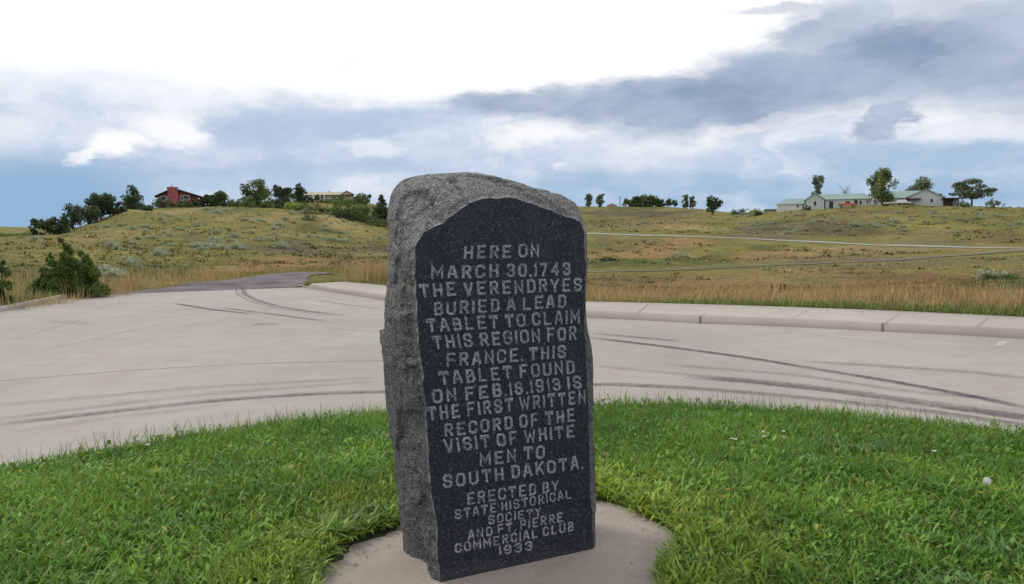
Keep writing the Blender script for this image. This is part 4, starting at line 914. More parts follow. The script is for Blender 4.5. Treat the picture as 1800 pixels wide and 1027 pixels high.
# ------------------------------------------------------------------ trees and shrubs
def leaf_cloud(centres, radii, n, size, tints, spiky=0.0, r=rng):
    k = r.integers(0, len(centres), n) if np.ndim(radii) == 1 else None
    pr = (radii.mean(1) if radii.ndim > 1 else radii) ** 2; k = r.choice(len(centres), n, p=pr / pr.sum())
    d = r.normal(0, 1, (n, 3)); d /= np.linalg.norm(d, axis=1)[:, None]
    rad = radii[k] if radii.ndim > 1 else radii[k][:, None]
    p = centres[k] + d * rad * (r.random((n, 1)) ** 0.45)
    a = r.normal(0, 1, (n, 3)) + d * 0.7 + np.array([0, 0, 0.5 * spiky]); a /= np.linalg.norm(a, axis=1)[:, None]
    b = np.cross(a, r.normal(0, 1, (n, 3))); b /= np.linalg.norm(b, axis=1)[:, None] + 1e-9
    s = size * r.uniform(0.6, 1.4, (n, 1)); wd = s * (0.55 - 0.3 * spiky)
    V = np.stack([p - a * s, p + b * wd - a * s * 0.1, p + a * s, p - b * wd - a * s * 0.1], 1).reshape(-1, 3)
    Q = (np.arange(n) * 4)[:, None] + np.arange(4)[None]
    c = tints[k] * (1 + r.normal(0, 0.16, (n, 1)))
    return V, Q, np.repeat(np.clip(c, 0.003, 1), 4, 0)
TINT = {'dark': lin(74, 88, 58), 'juniper': lin(76, 90, 56), 'green': lin(98, 114, 66), 'grey': lin(112, 122, 98), 'bright': lin(146, 166, 80), 'cedar': lin(92, 112, 56), 'elm': lin(112, 126, 80)}
def crown_clumps(kind, h, w, r):
    C, Rr = [], []
    if kind == 'cone':
        for i in range(26):
            t = r.uniform(0.04, 0.95); rad = w * 0.5 * (1 - t) ** 0.8 * r.uniform(0.2, 0.9); th = r.uniform(0, 6.28)
            C.append((math.cos(th) * rad, math.sin(th) * rad, h * t)); k = w * (0.10 + 0.12 * (1 - t)); Rr.append((k * 1.2, k * 1.2, k * 0.8))
        C.append((0, 0, h * 0.95)); Rr.append((w * 0.05, w * 0.05, h * 0.07))
    elif kind == 'spread':
        for i in range(24):
            t = r.uniform(0.38, 0.97); rad = w * 0.5 * math.sqrt(max(0.05, 1 - ((t - 0.5) / 0.55) ** 2)) * r.uniform(0.25, 0.92); th = r.uniform(0, 6.28)
            C.append((math.cos(th) * rad, math.sin(th) * rad, h * t)); k = w * r.uniform(0.09, 0.15); Rr.append((k * 1.3, k * 1.3, k * 0.6))
    elif kind == 'round':
        for i in range(30):
            d = r.normal(0, 1, 3); d /= np.linalg.norm(d); q = r.uniform(0.3, 0.8)
            C.append((d[0] * w * 0.5 * q, d[1] * w * 0.5 * q, h * 0.54 + d[2] * h * 0.45 * q)); k = min(w, h) * r.uniform(0.13, 0.21); Rr.append((k, k, k * 0.9))
    elif kind == 'upright':
        for i in range(30):
            t = r.uniform(0.14, 0.97); rad = w * 0.42 * (0.55 + 0.45 * math.sin(math.pi * min(1, t * 0.9))) * r.uniform(0.1, 0.9); th = r.uniform(0, 6.28)
            C.append((math.cos(th) * rad, math.sin(th) * rad, h * t)); k = w * r.uniform(0.12, 0.2); Rr.append((k, k, k * 1.1))
    elif kind == 'dense':
        for i in range(40):
            t = r.uniform(0.03, 0.9); th = r.uniform(0, 6.28); rad = w * 0.46 * math.sqrt(max(0.06, 1 - ((t - 0.38) / 0.66) ** 2)) * r.uniform(0.02, 1.0) ** 0.6
            C.append((math.cos(th) * rad, math.sin(th) * rad, h * t * r.uniform(0.85, 1.05))); k = min(w, h) * r.uniform(0.10, 0.22); Rr.append((k, k, k * 0.85))
    else:   # bush: foliage to the ground
        for i in range(22):
            x_ = r.uniform(-0.5, 0.5); top = math.sqrt(max(0.08, 1 - (x_ / 0.56) ** 2)) * r.uniform(0.65, 1.0); t = r.uniform(0.08, 0.86) * top
            C.append((x_ * w * 0.84, r.uniform(-0.3, 0.3) * w, h * t)); k = w * r.uniform(0.10, 0.16); Rr.append((k, k, min(k, h * 0.24)))
    return np.array(C), np.array(Rr)
def tree(name, px, d, top, wpx, kind, tint, label, cat='tree', n=1300, group=None, seed=None, leaf=None, trunk=True, spiky=0.2):
    r = np.random.default_rng(seed if seed is not None else int(px * 7 + d))
    b = spot(px, d); h = max(0.5, top_z(px, top, d) - b[2]); w = wpx / F * d
    o = thing(name, b - np.array([0, 0, 0.05]), label, cat, group)
    C, Rr = crown_clumps(kind, h, w, r)
    base = np.array(TINT[tint]); T = np.clip(base * (1 + r.normal(0, 0.22, (len(C), 1))) * (1 + r.normal(0, 0.05, (len(C), 3))), 0.004, 1)
    ls = (leaf or d * 0.0009) * 1.35; n = int(n * 1.7)
    w *= 1.3 if d > 100 and px < 700 else (0.9 if kind == 'spread' else 1.1)
    if kind == 'dense': n = int(n * 1.5)
    if cat == 'bush': h = max(h, 0.6 * w) if d > 60 and wpx < 30 else h; C, Rr = crown_clumps(kind, h, w, r); T = np.resize(T, (len(C), 3))
    V, Q, c = leaf_cloud(C, Rr, n, ls, T, spiky, r)
    V[:, 2] = np.maximum(V[:, 2], 0.0)
    link('crown', np_mesh('crown', V, Q, None, c), M['leaf'], o)
    mb = MB(); tr = max(0.03, h * 0.028); hb = h * (0.35 if cat == 'bush' else 0.75 if kind in ('spread', 'round', 'upright') else 0.85)
    bend = [(r.normal(0, 0.02) * h, r.normal(0, 0.02) * h, hb * q) for q in (0.35, 0.7, 1.0)]
    mb.tube([(0, 0, -0.15), *bend], [tr * 1.3, tr, tr * 0.6, tr * 0.25])
    for i in r.choice(len(C), min(9, len(C)), replace=False):
        z0 = min(C[i][2] * 0.6, hb * 0.85); f = z0 / hb
        mid = np.array([C[i][0] * 0.5, C[i][1] * 0.5, (z0 + C[i][2]) / 2 + 0.02 * h])
        mb.tube([(bend[0][0] * f, bend[0][1] * f, z0), mid, C[i]], [tr * 0.5, tr * 0.35, tr * 0.12], 5)
    mb.build('trunk', M['bark'], o, True)
    return o
TL = [
 ('juniper_tree', 80, 168, 383, 50, 'dense', 'dark', 'low dark juniper at the left foot of the hill, leftmost of its row', 900),
 ('juniper_tree', 103, 166, 379, 44, 'dense', 'dark', 'low flat-topped dark juniper beside the leftmost one of its row', 900),
 ('pine_tree', 130, 172, 363, 34, 'upright', 'dark', 'small dark pine between the low junipers and the big dark tree', 800),
 ('pine_tree', 158, 178, 358, 38, 'dense', 'dark', 'small dark tree touching the left side of the biggest dark tree', 700),
 ('dark_tree', 180, 186, 332, 62, 'dense', 'dark', 'biggest dark tree on the slope left of the red house', 2000),
 ('dark_tree', 207, 187, 349, 34, 'dense', 'dark', 'low dark tree filling the gap below the biggest dark tree', 700),
 ('conifer_tree', 238, 196, 325, 44, 'cone', 'dark', 'dark conifer just left of the red house, with dark skirts to the ground', 1400),
 ('leafy_tree', 369, 214, 340, 34, 'dense', 'dark', 'rounded dark tree against the right side of the red house', 900),
 ('leafy_tree', 391, 216, 334, 40, 'dense', 'green', 'rounded tree with ragged top, second right of the red house', 1000),
 ('leafy_tree', 450, 222, 313, 52, 'dense', 'green', 'tallest tree on the left skyline, between the red and pale houses', 1800),
 ('leafy_tree', 500, 250, 324, 44, 'dense', 'dark', 'dense dark tree left of the pale house', 1300),
 ('conifer_tree', 530, 262, 322, 36, 'cone', 'dark', 'pointed conifer touching the left end of the pale house', 1100),
 ('leafy_tree', 624, 199, 336, 78, 'dense', 'green', 'wide dark green tree in front of the pale house right end', 2200),
 ('leafy_tree', 672, 192, 357, 46, 'dense', 'dark', 'dark tree beside the left shoulder of the marker stone', 1300),
 ('conifer_tree', 672, 290, 342, 22, 'cone', 'dark', 'small far conifer showing above the dark tree by the stone', 500),
 ('leafy_tree', 640, 262, 340, 34, 'dense', 'dark', 'dark tree behind the wide dark green tree, beyond the pale house', 700),
 ('leafy_tree', 1035, 318, 342, 16, 'upright', 'grey', 'small far tree right of the stone, left one of a pair', 420),
 ('leafy_tree', 1056, 318, 339, 18, 'upright', 'grey', 'small far tree right of the stone, right one of a pair', 420),
 ('leafy_tree', 1175, 330, 349, 13, 'round', 'grey', 'tiny far tree, left of the two between juniper thicket and rounded trees', 260),
 ('leafy_tree', 1186, 330, 350, 12, 'round', 'grey', 'tiny far tree, right of the two between juniper thicket and rounded trees', 240),
 ('leafy_tree', 1205, 322, 343, 15, 'upright', 'elm', 'rounded far tree, left of a touching pair on the right skyline', 380),
 ('leafy_tree', 1217, 322, 346, 14, 'upright', 'elm', 'rounded far tree, right of a touching pair on the right skyline', 340),
 ('dark_tree', 1253, 236, 342, 34, 'round', 'dark', 'dark tree with a clear trunk standing alone below the skyline', 800),
 ('leafy_tree', 1437, 236, 310, 26, 'upright', 'grey', 'tall narrow tree behind the garage of the green-roofed house', 1100),
 ('leafy_tree', 1552, 206, 296, 44, 'upright', 'elm', 'tallest leafy tree standing in front of the green-roofed house', 1800),
 ('leafy_tree', 1533, 218, 306, 26, 'upright', 'elm', 'thinner leafy tree behind the left side of the tallest house tree', 700),
 ('leafy_tree', 1616, 238, 308, 42, 'round', 'grey', 'grey-green tree behind the right gable of the green-roofed house', 1100),
 ('leafy_tree', 1641, 238, 338, 22, 'round', 'grey', 'low tree behind the dark porch of the green-roofed house', 450),
 ('dark_tree', 1706, 222, 316, 56, 'spread', 'grey', 'wide flat-crowned tree alone right of the green-roofed house', 2000)]
for nm, px, d, top, w, kind, tint, lab, n in TL: tree(nm, px, d, top, w, kind, tint, lab, n=n)
# thicket of junipers on the far right-centre skyline
for i, (px, top, w, lab) in enumerate([(1106, 349, 26, 'juniper at the left end of the far thicket'), (1119, 345, 28, 'juniper in the left half of the far thicket'), (1133, 341, 30, 'tallest juniper in the middle of the far thicket'), (1147, 344, 28, 'juniper in the right half of the far thicket'), (1160, 350, 24, 'low juniper at the right end of the far thicket')]):
    tree('juniper_tree', px, 322, top, w, 'dense', 'green', lab, n=600, group='junipers of the far thicket', spiky=0.6)
# bare tree
b = spot(1484, 240); o = thing('bare_tree', b, 'leafless grey tree behind the long green roof', 'tree'); h = top_z(1484, 323, 240) - b[2]; mb = MB(); r = random.Random(3)
mb.tube([(0, 0, 0), (0.1, 0, h * 0.4), (0, 0, h * 0.7)], [0.14, 0.11, 0.05]); mb.build('trunk', simple('dead_wood', (0.28, 0.26, 0.24), 0.9), o)
mb = MB()
for i in range(26):
    z0 = h * r.uniform(0.3, 0.7); th = r.uniform(0, 6.28); L = h * r.uniform(0.2, 0.42)
    mb.tube([(0, 0, z0), (math.cos(th) * L * 0.4, math.sin(th) * L * 0.4, z0 + L * 0.55), (math.cos(th) * L * 0.75, math.sin(th) * L * 0.75, z0 + L)], [0.05, 0.035, 0.015], 4)
mb.build('branches', simple('dead_twig', (0.32, 0.30, 0.29), 0.9), o)
# foreground cedars
def cedar(px, d, top, w, label, n, lob):
    b = spot(px, d); h = top_z(px, top, d) - b[2]; W = w / F * d; r = np.random.default_rng(int(px + 50))
    o = thing('cedar_bush', b - np.array([0, 0, 0.03]), label, 'bush'); C, Rr = [], []
    for lx, lh, lw in lob:
        for i in range(21):
            t = r.uniform(0.03, 0.97); rad = W * lw * 1.25 * (1 - t) ** 0.6 * r.uniform(0.1, 1.05); th = r.uniform(0, 6.28)
            C.append((lx * W + math.cos(th) * rad, math.sin(th) * rad, h * lh * t)); k = W * (0.03 + 0.07 * (1 - t)) * r.uniform(0.6, 1.3); Rr.append((k, k, k * 1.25))
    C = np.array(C); Rr = np.array(Rr); T = np.clip(np.array(TINT['cedar']) * (1 + r.normal(0, 0.25, (len(C), 1))), 0.005, 1)
    V, Q, c = leaf_cloud(C, Rr, int(n * 2.4), 0.036, T, 0.7, r); V[:, 2] = np.maximum(V[:, 2], 0)
    link('crown', np_mesh('crown', V, Q, None, c), M['leaf'], o)
    mb = MB()
    for lx, lh, lw in lob: mb.tube([(lx * W * 0.4, 0, -0.05), (lx * W * 0.8, 0, h * lh * 0.4), (lx * W, 0, h * lh * 0.9)], [0.03, 0.02, 0.006])
    mb.build('trunk', M['bark'], o, True)
cedar(115, 21.5, 417, 112, 'green cedar bush with several points behind the left kerb', 12000, [(-0.02, 1.0, 0.24), (-0.18, 0.78, 0.22), (0.22, 0.76, 0.26), (0.32, 0.6, 0.2), (-0.3, 0.5, 0.22), (0.05, 0.6, 0.3)])
cedar(-18, 19.5, 430, 70, 'green cedar bush nearest the left end of the kerb', 5000, [(0.0, 1.0, 0.3), (0.22, 0.75, 0.28), (-0.3, 0.7, 0.3)])
# bushes on the hill
for px, d, top, w, tint, lab, n in [
 (262, 188, 374, 14, 'dark', 'small round dark bush alone on the slope left of the red house', 350), (288, 209, 347, 24, 'green', 'bush hiding the left foot of the red house', 450),
 (324, 210, 353, 20, 'green', 'low bush in front of the red house garage recess', 350), (415, 206, 352, 20, 'green', 'bush between the ragged tree and the tallest left tree', 350),
 (432, 206, 351, 26, 'green', 'bush left below the tallest skyline tree on the left', 450), (468, 206, 351, 30, 'green', 'bush right below the tallest skyline tree on the left', 500),
 (494, 215, 346, 34, 'dark', 'dark bush below the dense tree left of the pale house', 600), (515, 207, 347, 22, 'bright', 'bright yellow-green bush below the pale house', 450),
 (530, 212, 353, 26, 'green', 'mid-green bush right of the bright yellow-green one', 400), (545, 259, 340, 14, 'dark', 'dark shrub at the left foot of the pale house', 280), (562, 262, 341, 13, 'dark', 'dark shrub under the arch of the pale house', 260),
 (595, 258, 341, 36, 'green', 'long hedge-like bush along the front of the pale house', 600), (556, 214, 360, 26, 'green', 'bush on the bank below the pale house, middle', 380), (578, 214, 358, 22, 'green', 'bush on the bank below the pale house, right', 350),
 (542, 168, 400, 26, 'grey', 'grey-green bush on the mid slope below the bright bush', 420), (556, 180, 380, 40, 'green', 'wide low bush near the crest below the pale house', 500), (590, 190, 368, 16, 'dark', 'small dark bush at the foot of the wide dark green tree', 260),
 (1068, 84, 457, 30, 'green', 'green bush on the valley slope right beside the stone', 700), (1328, 214, 364, 22, 'bright', 'bright green bush on the saddle left of the garage', 420), (1332, 205, 371, 14, 'dark', 'dark bush in front of the bright green one', 260),
 (1418, 205, 355, 10, 'green', 'small shrub by the garage corner', 160), (1300, 224, 369, 28, 'grey', 'low grey bush on the saddle left of the bright green bush', 320), (1690, 205, 355, 18, 'grey', 'low shrub left under the wide flat-crowned tree', 220), (1745, 212, 361, 24, 'grey', 'low shrub on the ridge right of the flat-crowned tree', 240),
 (600, 194, 362, 34, 'dark', 'dark bush at the left foot of the wide dark green tree', 500), (652, 190, 372, 34, 'dark', 'dark bush between the wide dark green tree and the tree by the stone', 520), (664, 184, 384, 28, 'green', 'low bush on the slope just left of the stone shoulder', 420),
 (476, 214, 352, 30, 'dark', 'dark bush linking the tallest left tree and the dense dark tree', 450), (404, 212, 350, 22, 'dark', 'dark bush right of the ragged-topped tree', 380), (346, 212, 354, 18, 'dark', 'dark bush at the right corner of the red house', 320),
 (40, 190, 402, 70, 'green', 'long low scrub on the far left skyline', 700), (1760, 42, 480, 60, 'green', 'green weed patch in the tan field at the right edge', 700)]:
    tree('bush', px, d, top, w, 'bush', tint, lab, 'bush', n=n, leaf=d * 0.0007)
# sagebrush: individuals sharing two meshes
sage_meshes = []
for k in range(3):
    r = np.random.default_rng(100 + k); C, Rr = crown_clumps('bush', 1.0, 1.6, r); C[:3] = [(-0.3, 0, 0.35), (0, 0, 0.4), (0.3, 0, 0.35)]; Rr[:3] = (0.42, 0.36, 0.35); Rr = Rr * 0.9; T = np.array(lin(168, 174, 152)) * (1 + r.normal(0, 0.18, (len(C), 1)))
    V, Q, c = leaf_cloud(C, Rr, 420, 0.09, T, 0.5, r); V[:, 2] = np.maximum(V[:, 2], 0)
    me = np_mesh('sagebrush', V, Q, None, c); me.materials.append(M['leaf']); sage_meshes.append(me)
sg = [(250, 400), (236, 405), (280, 388), (297, 381), (310, 386), (285, 376), (340, 435), (352, 440), (362, 434), (372, 438), (345, 432), (460, 420), (468, 424), (452, 424), (480, 404), (486, 402), (520, 428), (535, 430), (605, 412), (612, 418), (600, 410), (640, 425),
      (380, 366), (365, 369), (395, 371), (270, 420), (232, 463), (240, 470), (225, 458), (195, 480), (75, 420), (60, 422), (280, 450), (290, 448), (180, 480), (205, 486), (575, 424), (560, 418), (1330, 393), (1340, 396), (1350, 395), (1325, 398), (1192, 453), (1740, 492), (1465, 384), (1540, 383), (1600, 388), (1500, 398), (1420, 386), (1640, 376), (1660, 384), (1770, 398), (1790, 396), (1378, 402), (1400, 408), (1580, 375)]
r = np.random.default_rng(5)
for _ in range(60): sg.append((r.uniform(190, 670), r.uniform(372, 440)))
for _ in range(40): sg.append((r.uniform(1290, 1790), r.uniform(372, 412)))
for i, (px, py) in enumerate(sg):
    p = hit(px + r.normal(0, 2), py); d = math.hypot(p[0], p[1])
    if d < 21 or d > 330: continue
    o = link('sagebrush', sage_meshes[i % 3], None); o.location = tuple(p - np.array([0, 0, 0.05])); s = r.uniform(0.6, 1.4) * (0.55 if d < 60 else 1.0); o.scale = (s * r.uniform(0.9, 1.6), s, s * r.uniform(0.6, 1.0)); o.rotation_euler = (0, 0, r.uniform(0, 6.28) if r.random() < 0 else r.uniform(-0.4, 0.4))
    side = 'left' if px < 800 else 'right'
    tag(o, f'pale grey sagebrush mound on the {side} hillside', 'shrub', f'sagebrush on the {side} hillside')

# ------------------------------------------------------------------ houses
M['red_wall'] = simple('red_siding', lin(140, 78, 74), 0.8, 0.2, 1.5); M['red_brick'] = simple('red_chimney', lin(158, 88, 88), 0.85, 0.4, 1.6)
M['dark_roof'] = simple('dark_shingle', lin(62, 62, 62), 0.85, 0.2, 2); M['white_trim'] = simple('white_trim', (0.62, 0.61, 0.58), 0.6, 0.06)
M['glass'] = simple('window_glass', (0.025, 0.03, 0.035), 0.15, 0.2); M['dark_wood'] = simple('dark_wood', lin(74, 48, 46), 0.8, 0.2)
M['lit_red_wall'] = simple('lit_red_siding', lin(146, 92, 78), 0.85, 0.15)  # red siding made paler, light on the side wall put into the colour
M['green_roof'] = simple('green_metal_roof', lin(136, 158, 150), 0.6, 0.08, 0.6); M['pale_wall'] = simple('pale_siding', lin(190, 200, 198), 0.7, 0.05, 0.8); M['white_wall'] = simple('white_siding', lin(218, 220, 218), 0.7, 0.05)
M['tan_roof'] = simple('tan_roof', lin(176, 170, 146), 0.85, 0.1); M['cream_wall'] = simple('cream_wall', lin(196, 184, 164), 0.8, 0.1)
M['orange_red'] = simple('faded_red_paint', lin(196, 100, 80), 0.6, 0.1); M['rubber'] = simple('rubber', (0.02, 0.02, 0.02), 0.8); M['metal'] = simple('grey_metal', (0.35, 0.35, 0.36), 0.5, 0.1)
def window(parent, x0, x1, z0, z1, y, fr=0.13, name='window', mull=1):
    """frame with pane, proud of the wall at depth y (towards the camera)"""
    mb = MB(); mb.box(x0 - fr, x0, y - 0.09, y + 0.02, z0 - fr, z1 + fr); mb.box(x1, x1 + fr, y - 0.09, y + 0.02, z0 - fr, z1 + fr); mb.box(x0, x1, y - 0.085, y + 0.02, z0 - fr, z0); mb.box(x0, x1, y - 0.085, y + 0.02, z1, z1 + fr)
    for k in range(1, mull + 1):
        xm = x0 + (x1 - x0) * k / (mull + 1); mb.box(xm - fr * 0.4, xm + fr * 0.4, y - 0.08, y + 0.02, z0, z1)
    f = mb.build(name, M['white_trim'], parent); MB().box(x0, x1, y - 0.04, y - 0.003, z0, z1).build('pane', M['glass'], f); return f
class Frame:
    """house frame: local x to the right of the view, y away, z up; px() turns photo pixels into local metres"""
    def __init__(s, name, px, d, label):
        s.d = d; s.b = spot(px, d); a = math.atan2(s.b[0], s.b[1]); s.o = thing(name, s.b, label, 'house', rz=-a); s.px0 = px; s.s = d / F
    def x(s, px): return (px - s.px0) * s.s
    def z(s, px, py): return top_z(px, py, s.d) - s.b[2]
# red house
H = Frame('red_house', 317, 216, 'red house with a broad chimney and white windows on the left hill'); o = H.o; X = H.x
zb = -0.8; ze = H.z(287, 345.5); za = H.z(309, 332.5)
MB().prism([(X(287), zb), (X(336), zb), (X(336), H.z(336, 341.5)), (X(310), za), (X(287), ze)], 0, 9).build('wall', M['red_wall'], o)
MB().prism([(X(336.05), zb), (X(347), zb), (X(347), H.z(347, 345)), (X(336.05), H.z(336, 341.6))], 0.5, 9).build('side_wall', M['lit_red_wall'], o)  # set-back panel, its paler colour paints in the light on this side
t_ = 0.28; rf = MB().prism([(X(282.5), H.z(283, 346.2)), (X(310), za + 0.05), (X(310), za + 0.05 + t_), (X(282.5), H.z(283, 346.2) + t_)], -0.9, 9.6)
rf.prism([(X(310), za + 0.05), (X(352), H.z(352, 347.2)), (X(352), H.z(352, 347.2) + t_), (X(310), za + 0.05 + t_)], -0.9, 9.6); roof = rf.build('roof', M['dark_roof'], o)
mb = MB().box(X(302), X(316.5), -1.25, -0.02, H.z(310, 359), H.z(310, 333.5)); mb.box(X(301), X(317), -1.32, 0.3, H.z(310, 333.4), H.z(310, 329.2)); ch = mb.build('chimney', M['red_brick'], o)
MB().tube([(X(308), -0.6, H.z(308, 329.2)), (X(308), -0.6, H.z(308, 327))], 0.25, 8).build('flue', M['metal'], ch)
window(o, X(291.5), X(298.5), H.z(295, 352), H.z(295, 345.5), 0, mull=0); window(o, X(300), X(301.2), H.z(295, 353), H.z(295, 346), 0, mull=0); window(o, X(320.5), X(324), H.z(322, 351.5), H.z(322, 344.5), 0, mull=0); window(o, X(325), X(333), H.z(330, 351), H.z(330, 344.5), 0, mull=0)
MB().box(X(318), X(334), -0.06, 0.015, zb, H.z(326, 355)).build('recess_shade', M['dark_wood'], o)  # flat dark panel painting in the shade of the garage recess
mb = MB().box(X(279), X(300), -2.0, -0.05, H.z(290, 357.5), H.z(290, 356.4))
for k in range(9): xx = X(279.5) + (X(299) - X(279.5)) * k / 8; mb.box(xx - .05, xx + .05, -1.98, -1.88, H.z(290, 356.4), H.z(290, 352.5))
mb.box(X(279), X(300), -2.0, -1.86, H.z(290, 352.5), H.z(290, 351.8))
for xx in (X(280), X(290), X(299)): mb.box(xx - .09, xx + .09, -1.85, -1.67, -1.2, H.z(290, 357.5))
mb.build('deck', M['dark_wood'], o)
# pale house, left skyline
H = Frame('pale_house', 582, 276, 'long pale house with tan roof and white arched porch among trees'); o = H.o; X = H.x; zb = -1
ze = H.z(580, 342.2); zr = H.z(580, 336.6)
MB().box(X(556), X(622), 0, 9, zb, ze).build('wall', M['cream_wall'], o)
rf = MB().poly([(X(539), -1.2, ze - 0.1), (X(624), -1.2, ze - 0.1), (X(624), 10, ze - 0.1), (X(539), 10, ze - 0.1), (X(545), 4.4, zr), (X(617), 4.4, zr)], [(0, 1, 5, 4), (1, 2, 5), (2, 3, 4, 5), (3, 0, 4), (0, 3, 2, 1)]).build('roof', M['tan_roof'], o)
MB().prism([(X(601), ze - 0.09), (X(621), ze - 0.09), (X(610), zr - 0.1)], -2.2, 3).build('gable', M['cream_wall'], rf)
g = MB(); g.prism([(X(600), ze - 0.3), (X(610), zr - 0.08), (X(610), zr + 0.14), (X(600), ze - 0.08)], -2.6, 3.4); g.prism([(X(610), zr - 0.08), (X(622.5), ze - 0.3), (X(622.5), ze - 0.08), (X(610), zr + 0.14)], -2.6, 3.4); g.build('gable_roof', M['dark_roof'], rf)
MB().box(X(580), X(582), 4, 4.4, zr - 0.1, zr + 0.35).build('roof_vent', M['metal'], rf)
for xx in (541, 553.5, 566, 573): MB().box(X(xx) - .22, X(xx) + .22, -1.1, -0.7, zb, ze - 0.12).build('porch_column', M['white_trim'], o)
n = 12; arc = [(X(554.5) + (X(565) - X(554.5)) * k / n, ze - 0.75 + 0.55 * math.sin(math.pi * k / n)) for k in range(n + 1)]
MB().prism(arc + [(X(565), ze - 0.13), (X(554.5), ze - 0.13)], -1.0, -0.8).build('porch_arch', M['white_trim'], o)
window(o, X(568), X(571), H.z(570, 349), H.z(570, 344), 0, mull=0); window(o, X(585), X(593), H.z(590, 348.5), H.z(590, 344.5), 0)
# green-roofed house on the right
H = Frame('green_roofed_house', 1520, 216, 'long pale house with green metal roofs and several gables on the right hill'); o = H.o; X = H.x; Z = H.z; zb = -2.0
def gable_block(x0, x1, xa, y0, y1, ze0, ze1, za, wm, rm, wname='wall'):   # gable end facing the view, ridge running away
    MB().prism([(x0, zb), (x1, zb), (x1, ze1), (xa, za), (x0, ze0)], y0, y1).build(wname, wm, o)
    q = MB(); e = 0.45; s0 = (za - ze0) / (xa - x0); s1 = (za - ze1) / (x1 - xa)
    q.prism([(x0 - e, ze0 - e * s0 + 0.03), (xa, za + 0.03), (xa, za + 0.22), (x0 - e, ze0 - e * s0 + 0.2)], y0 - 0.4, y1 + 0.3)
    q.prism([(xa, za + 0.03), (x1 + e, ze1 - e * s1 + 0.03), (x1 + e, ze1 - e * s1 + 0.2), (xa, za + 0.22)], y0 - 0.4, y1 + 0.3); q.build('roof', rm, o)
def long_block(x0, x1, y0, y1, ze, zr, wm, rm, xr0=None, xr1=None):         # eave facing the view, ridge running across
    MB().box(x0, x1, y0, y1, zb, ze).build('wall', wm, o); ym = (y0 + y1) / 2; e = 0.45; xr0 = x0 - 0.3 if xr0 is None else xr0; xr1 = x1 + 0.3 if xr1 is None else xr1
    MB().poly([(x0 - 0.3, y0 - e, ze + 0.02), (x1 + 0.3, y0 - e, ze + 0.02), (xr1, ym, zr), (xr0, ym, zr), (x1 + 0.3, y1 + e, ze + 0.02), (x0 - 0.3, y1 + e, ze + 0.02)], [(0, 1, 2, 3), (3, 2, 4, 5), (0, 3, 5), (1, 4, 2), (0, 5, 4, 1)]).build('roof', rm, o)
long_block(X(1383), X(1424), 3, 10, Z(1400, 358.5), Z(1400, 348.5), M['white_wall'], M['green_roof'], X(1398), X(1436))
MB().box(X(1385), X(1401), 2.92, 3.02, zb, Z(1393, 361.5)).build('garage_door', M['white_trim'], o)
window(o, X(1415), X(1418), Z(1416, 364), Z(1416, 359.5), 3, mull=0)
gable_block(X(1430), X(1458.5), X(1444), 0, 8, Z(1430, 352), Z(1458, 350), Z(1444, 339.8), M['pale_wall'], M['green_roof'], 'gable_wall')
window(o, X(1442.5), X(1446.5), Z(1444, 361.5), Z(1444, 354), 0, fr=0.2, mull=0)
long_block(X(1460), X(1529), 0.6, 8, Z(1490, 350.2), Z(1490, 339.6), M['pale_wall'], M['green_roof'], X(1446), X(1517))
for x0, x1, zz0, zz1 in ((1466, 1472, 366, 354), (1503.5, 1508, 363, 351.5)): MB().box(X(x0), X(x1), 0.5, 0.63, Z(x0, zz0), Z(x0, zz1)).build('door', M['glass'], o)
window(o, X(1511), X(1514.5), Z(1512, 360), Z(1512, 353), 0.6, fr=0.18, mull=0); window(o, X(1521.5), X(1523.5), Z(1522, 357), Z(1522, 352.5), 0.6, mull=0)
gable_block(X(1528.5), X(1545), X(1536), -0.6, 6, Z(1530, 349), Z(1545, 349), Z(1536, 340.5), M['white_wall'], M['green_roof'], 'entry_wall')
window(o, X(1531.5), X(1536), Z(1533, 359), Z(1533, 352), -0.6, fr=0.18)
long_block(X(1546), X(1582), 1.5, 9, Z(1560, 349), Z(1560, 335.5), M['pale_wall'], M['green_roof'], X(1526), X(1604))
window(o, X(1566), X(1570), Z(1568, 357), Z(1568, 351), 1.5, fr=0.16); window(o, X(1574), X(1578), Z(1576, 357), Z(1576, 351), 1.5, fr=0.16)
pz = Z(1575, 349.3); pr = MB().box(X(1566), X(1598), -1.6, 1.0, pz - 0.35, pz - 0.05).build('porch_roof', M['dark_wood'], o)
for xx in (1567, 1574, 1581): MB().box(X(xx) - .09, X(xx) + .09, -1.5, -1.32, zb, pz - 0.36).build('porch_post', M['dark_wood'], o)
gable_block(X(1581), X(1629), X(1605), -0.2, 9, Z(1581, 347), Z(1629, 347), Z(1605, 333.8), M['pale_wall'], M['green_roof'], 'gable_wall')
window(o, X(1611.5), X(1615), Z(1613, 356.5), Z(1613, 350.5), -0.2, fr=0.18, mull=0)
MB().box(X(1626), X(1653.5), -2.2, 4, Z(1640, 350.2), Z(1640, 348.8)).build('side_porch_roof', M['dark_wood'], o)
MB().box(X(1630), X(1642), -0.5, 4, zb, Z(1640, 350.3)).build('side_porch_wall', M['dark_wood'], o)
MB().box(X(1642.2), X(1650), 1, 4, zb, Z(1640, 350.3)).build('side_porch_screen', M['white_wall'], o)
for xx in (1644, 1648.5, 1653): MB().box(X(xx) - .1, X(xx) + .1, -2.1, -1.9, zb, Z(1640, 350.3)).build('porch_post', M['dark_wood'], o)
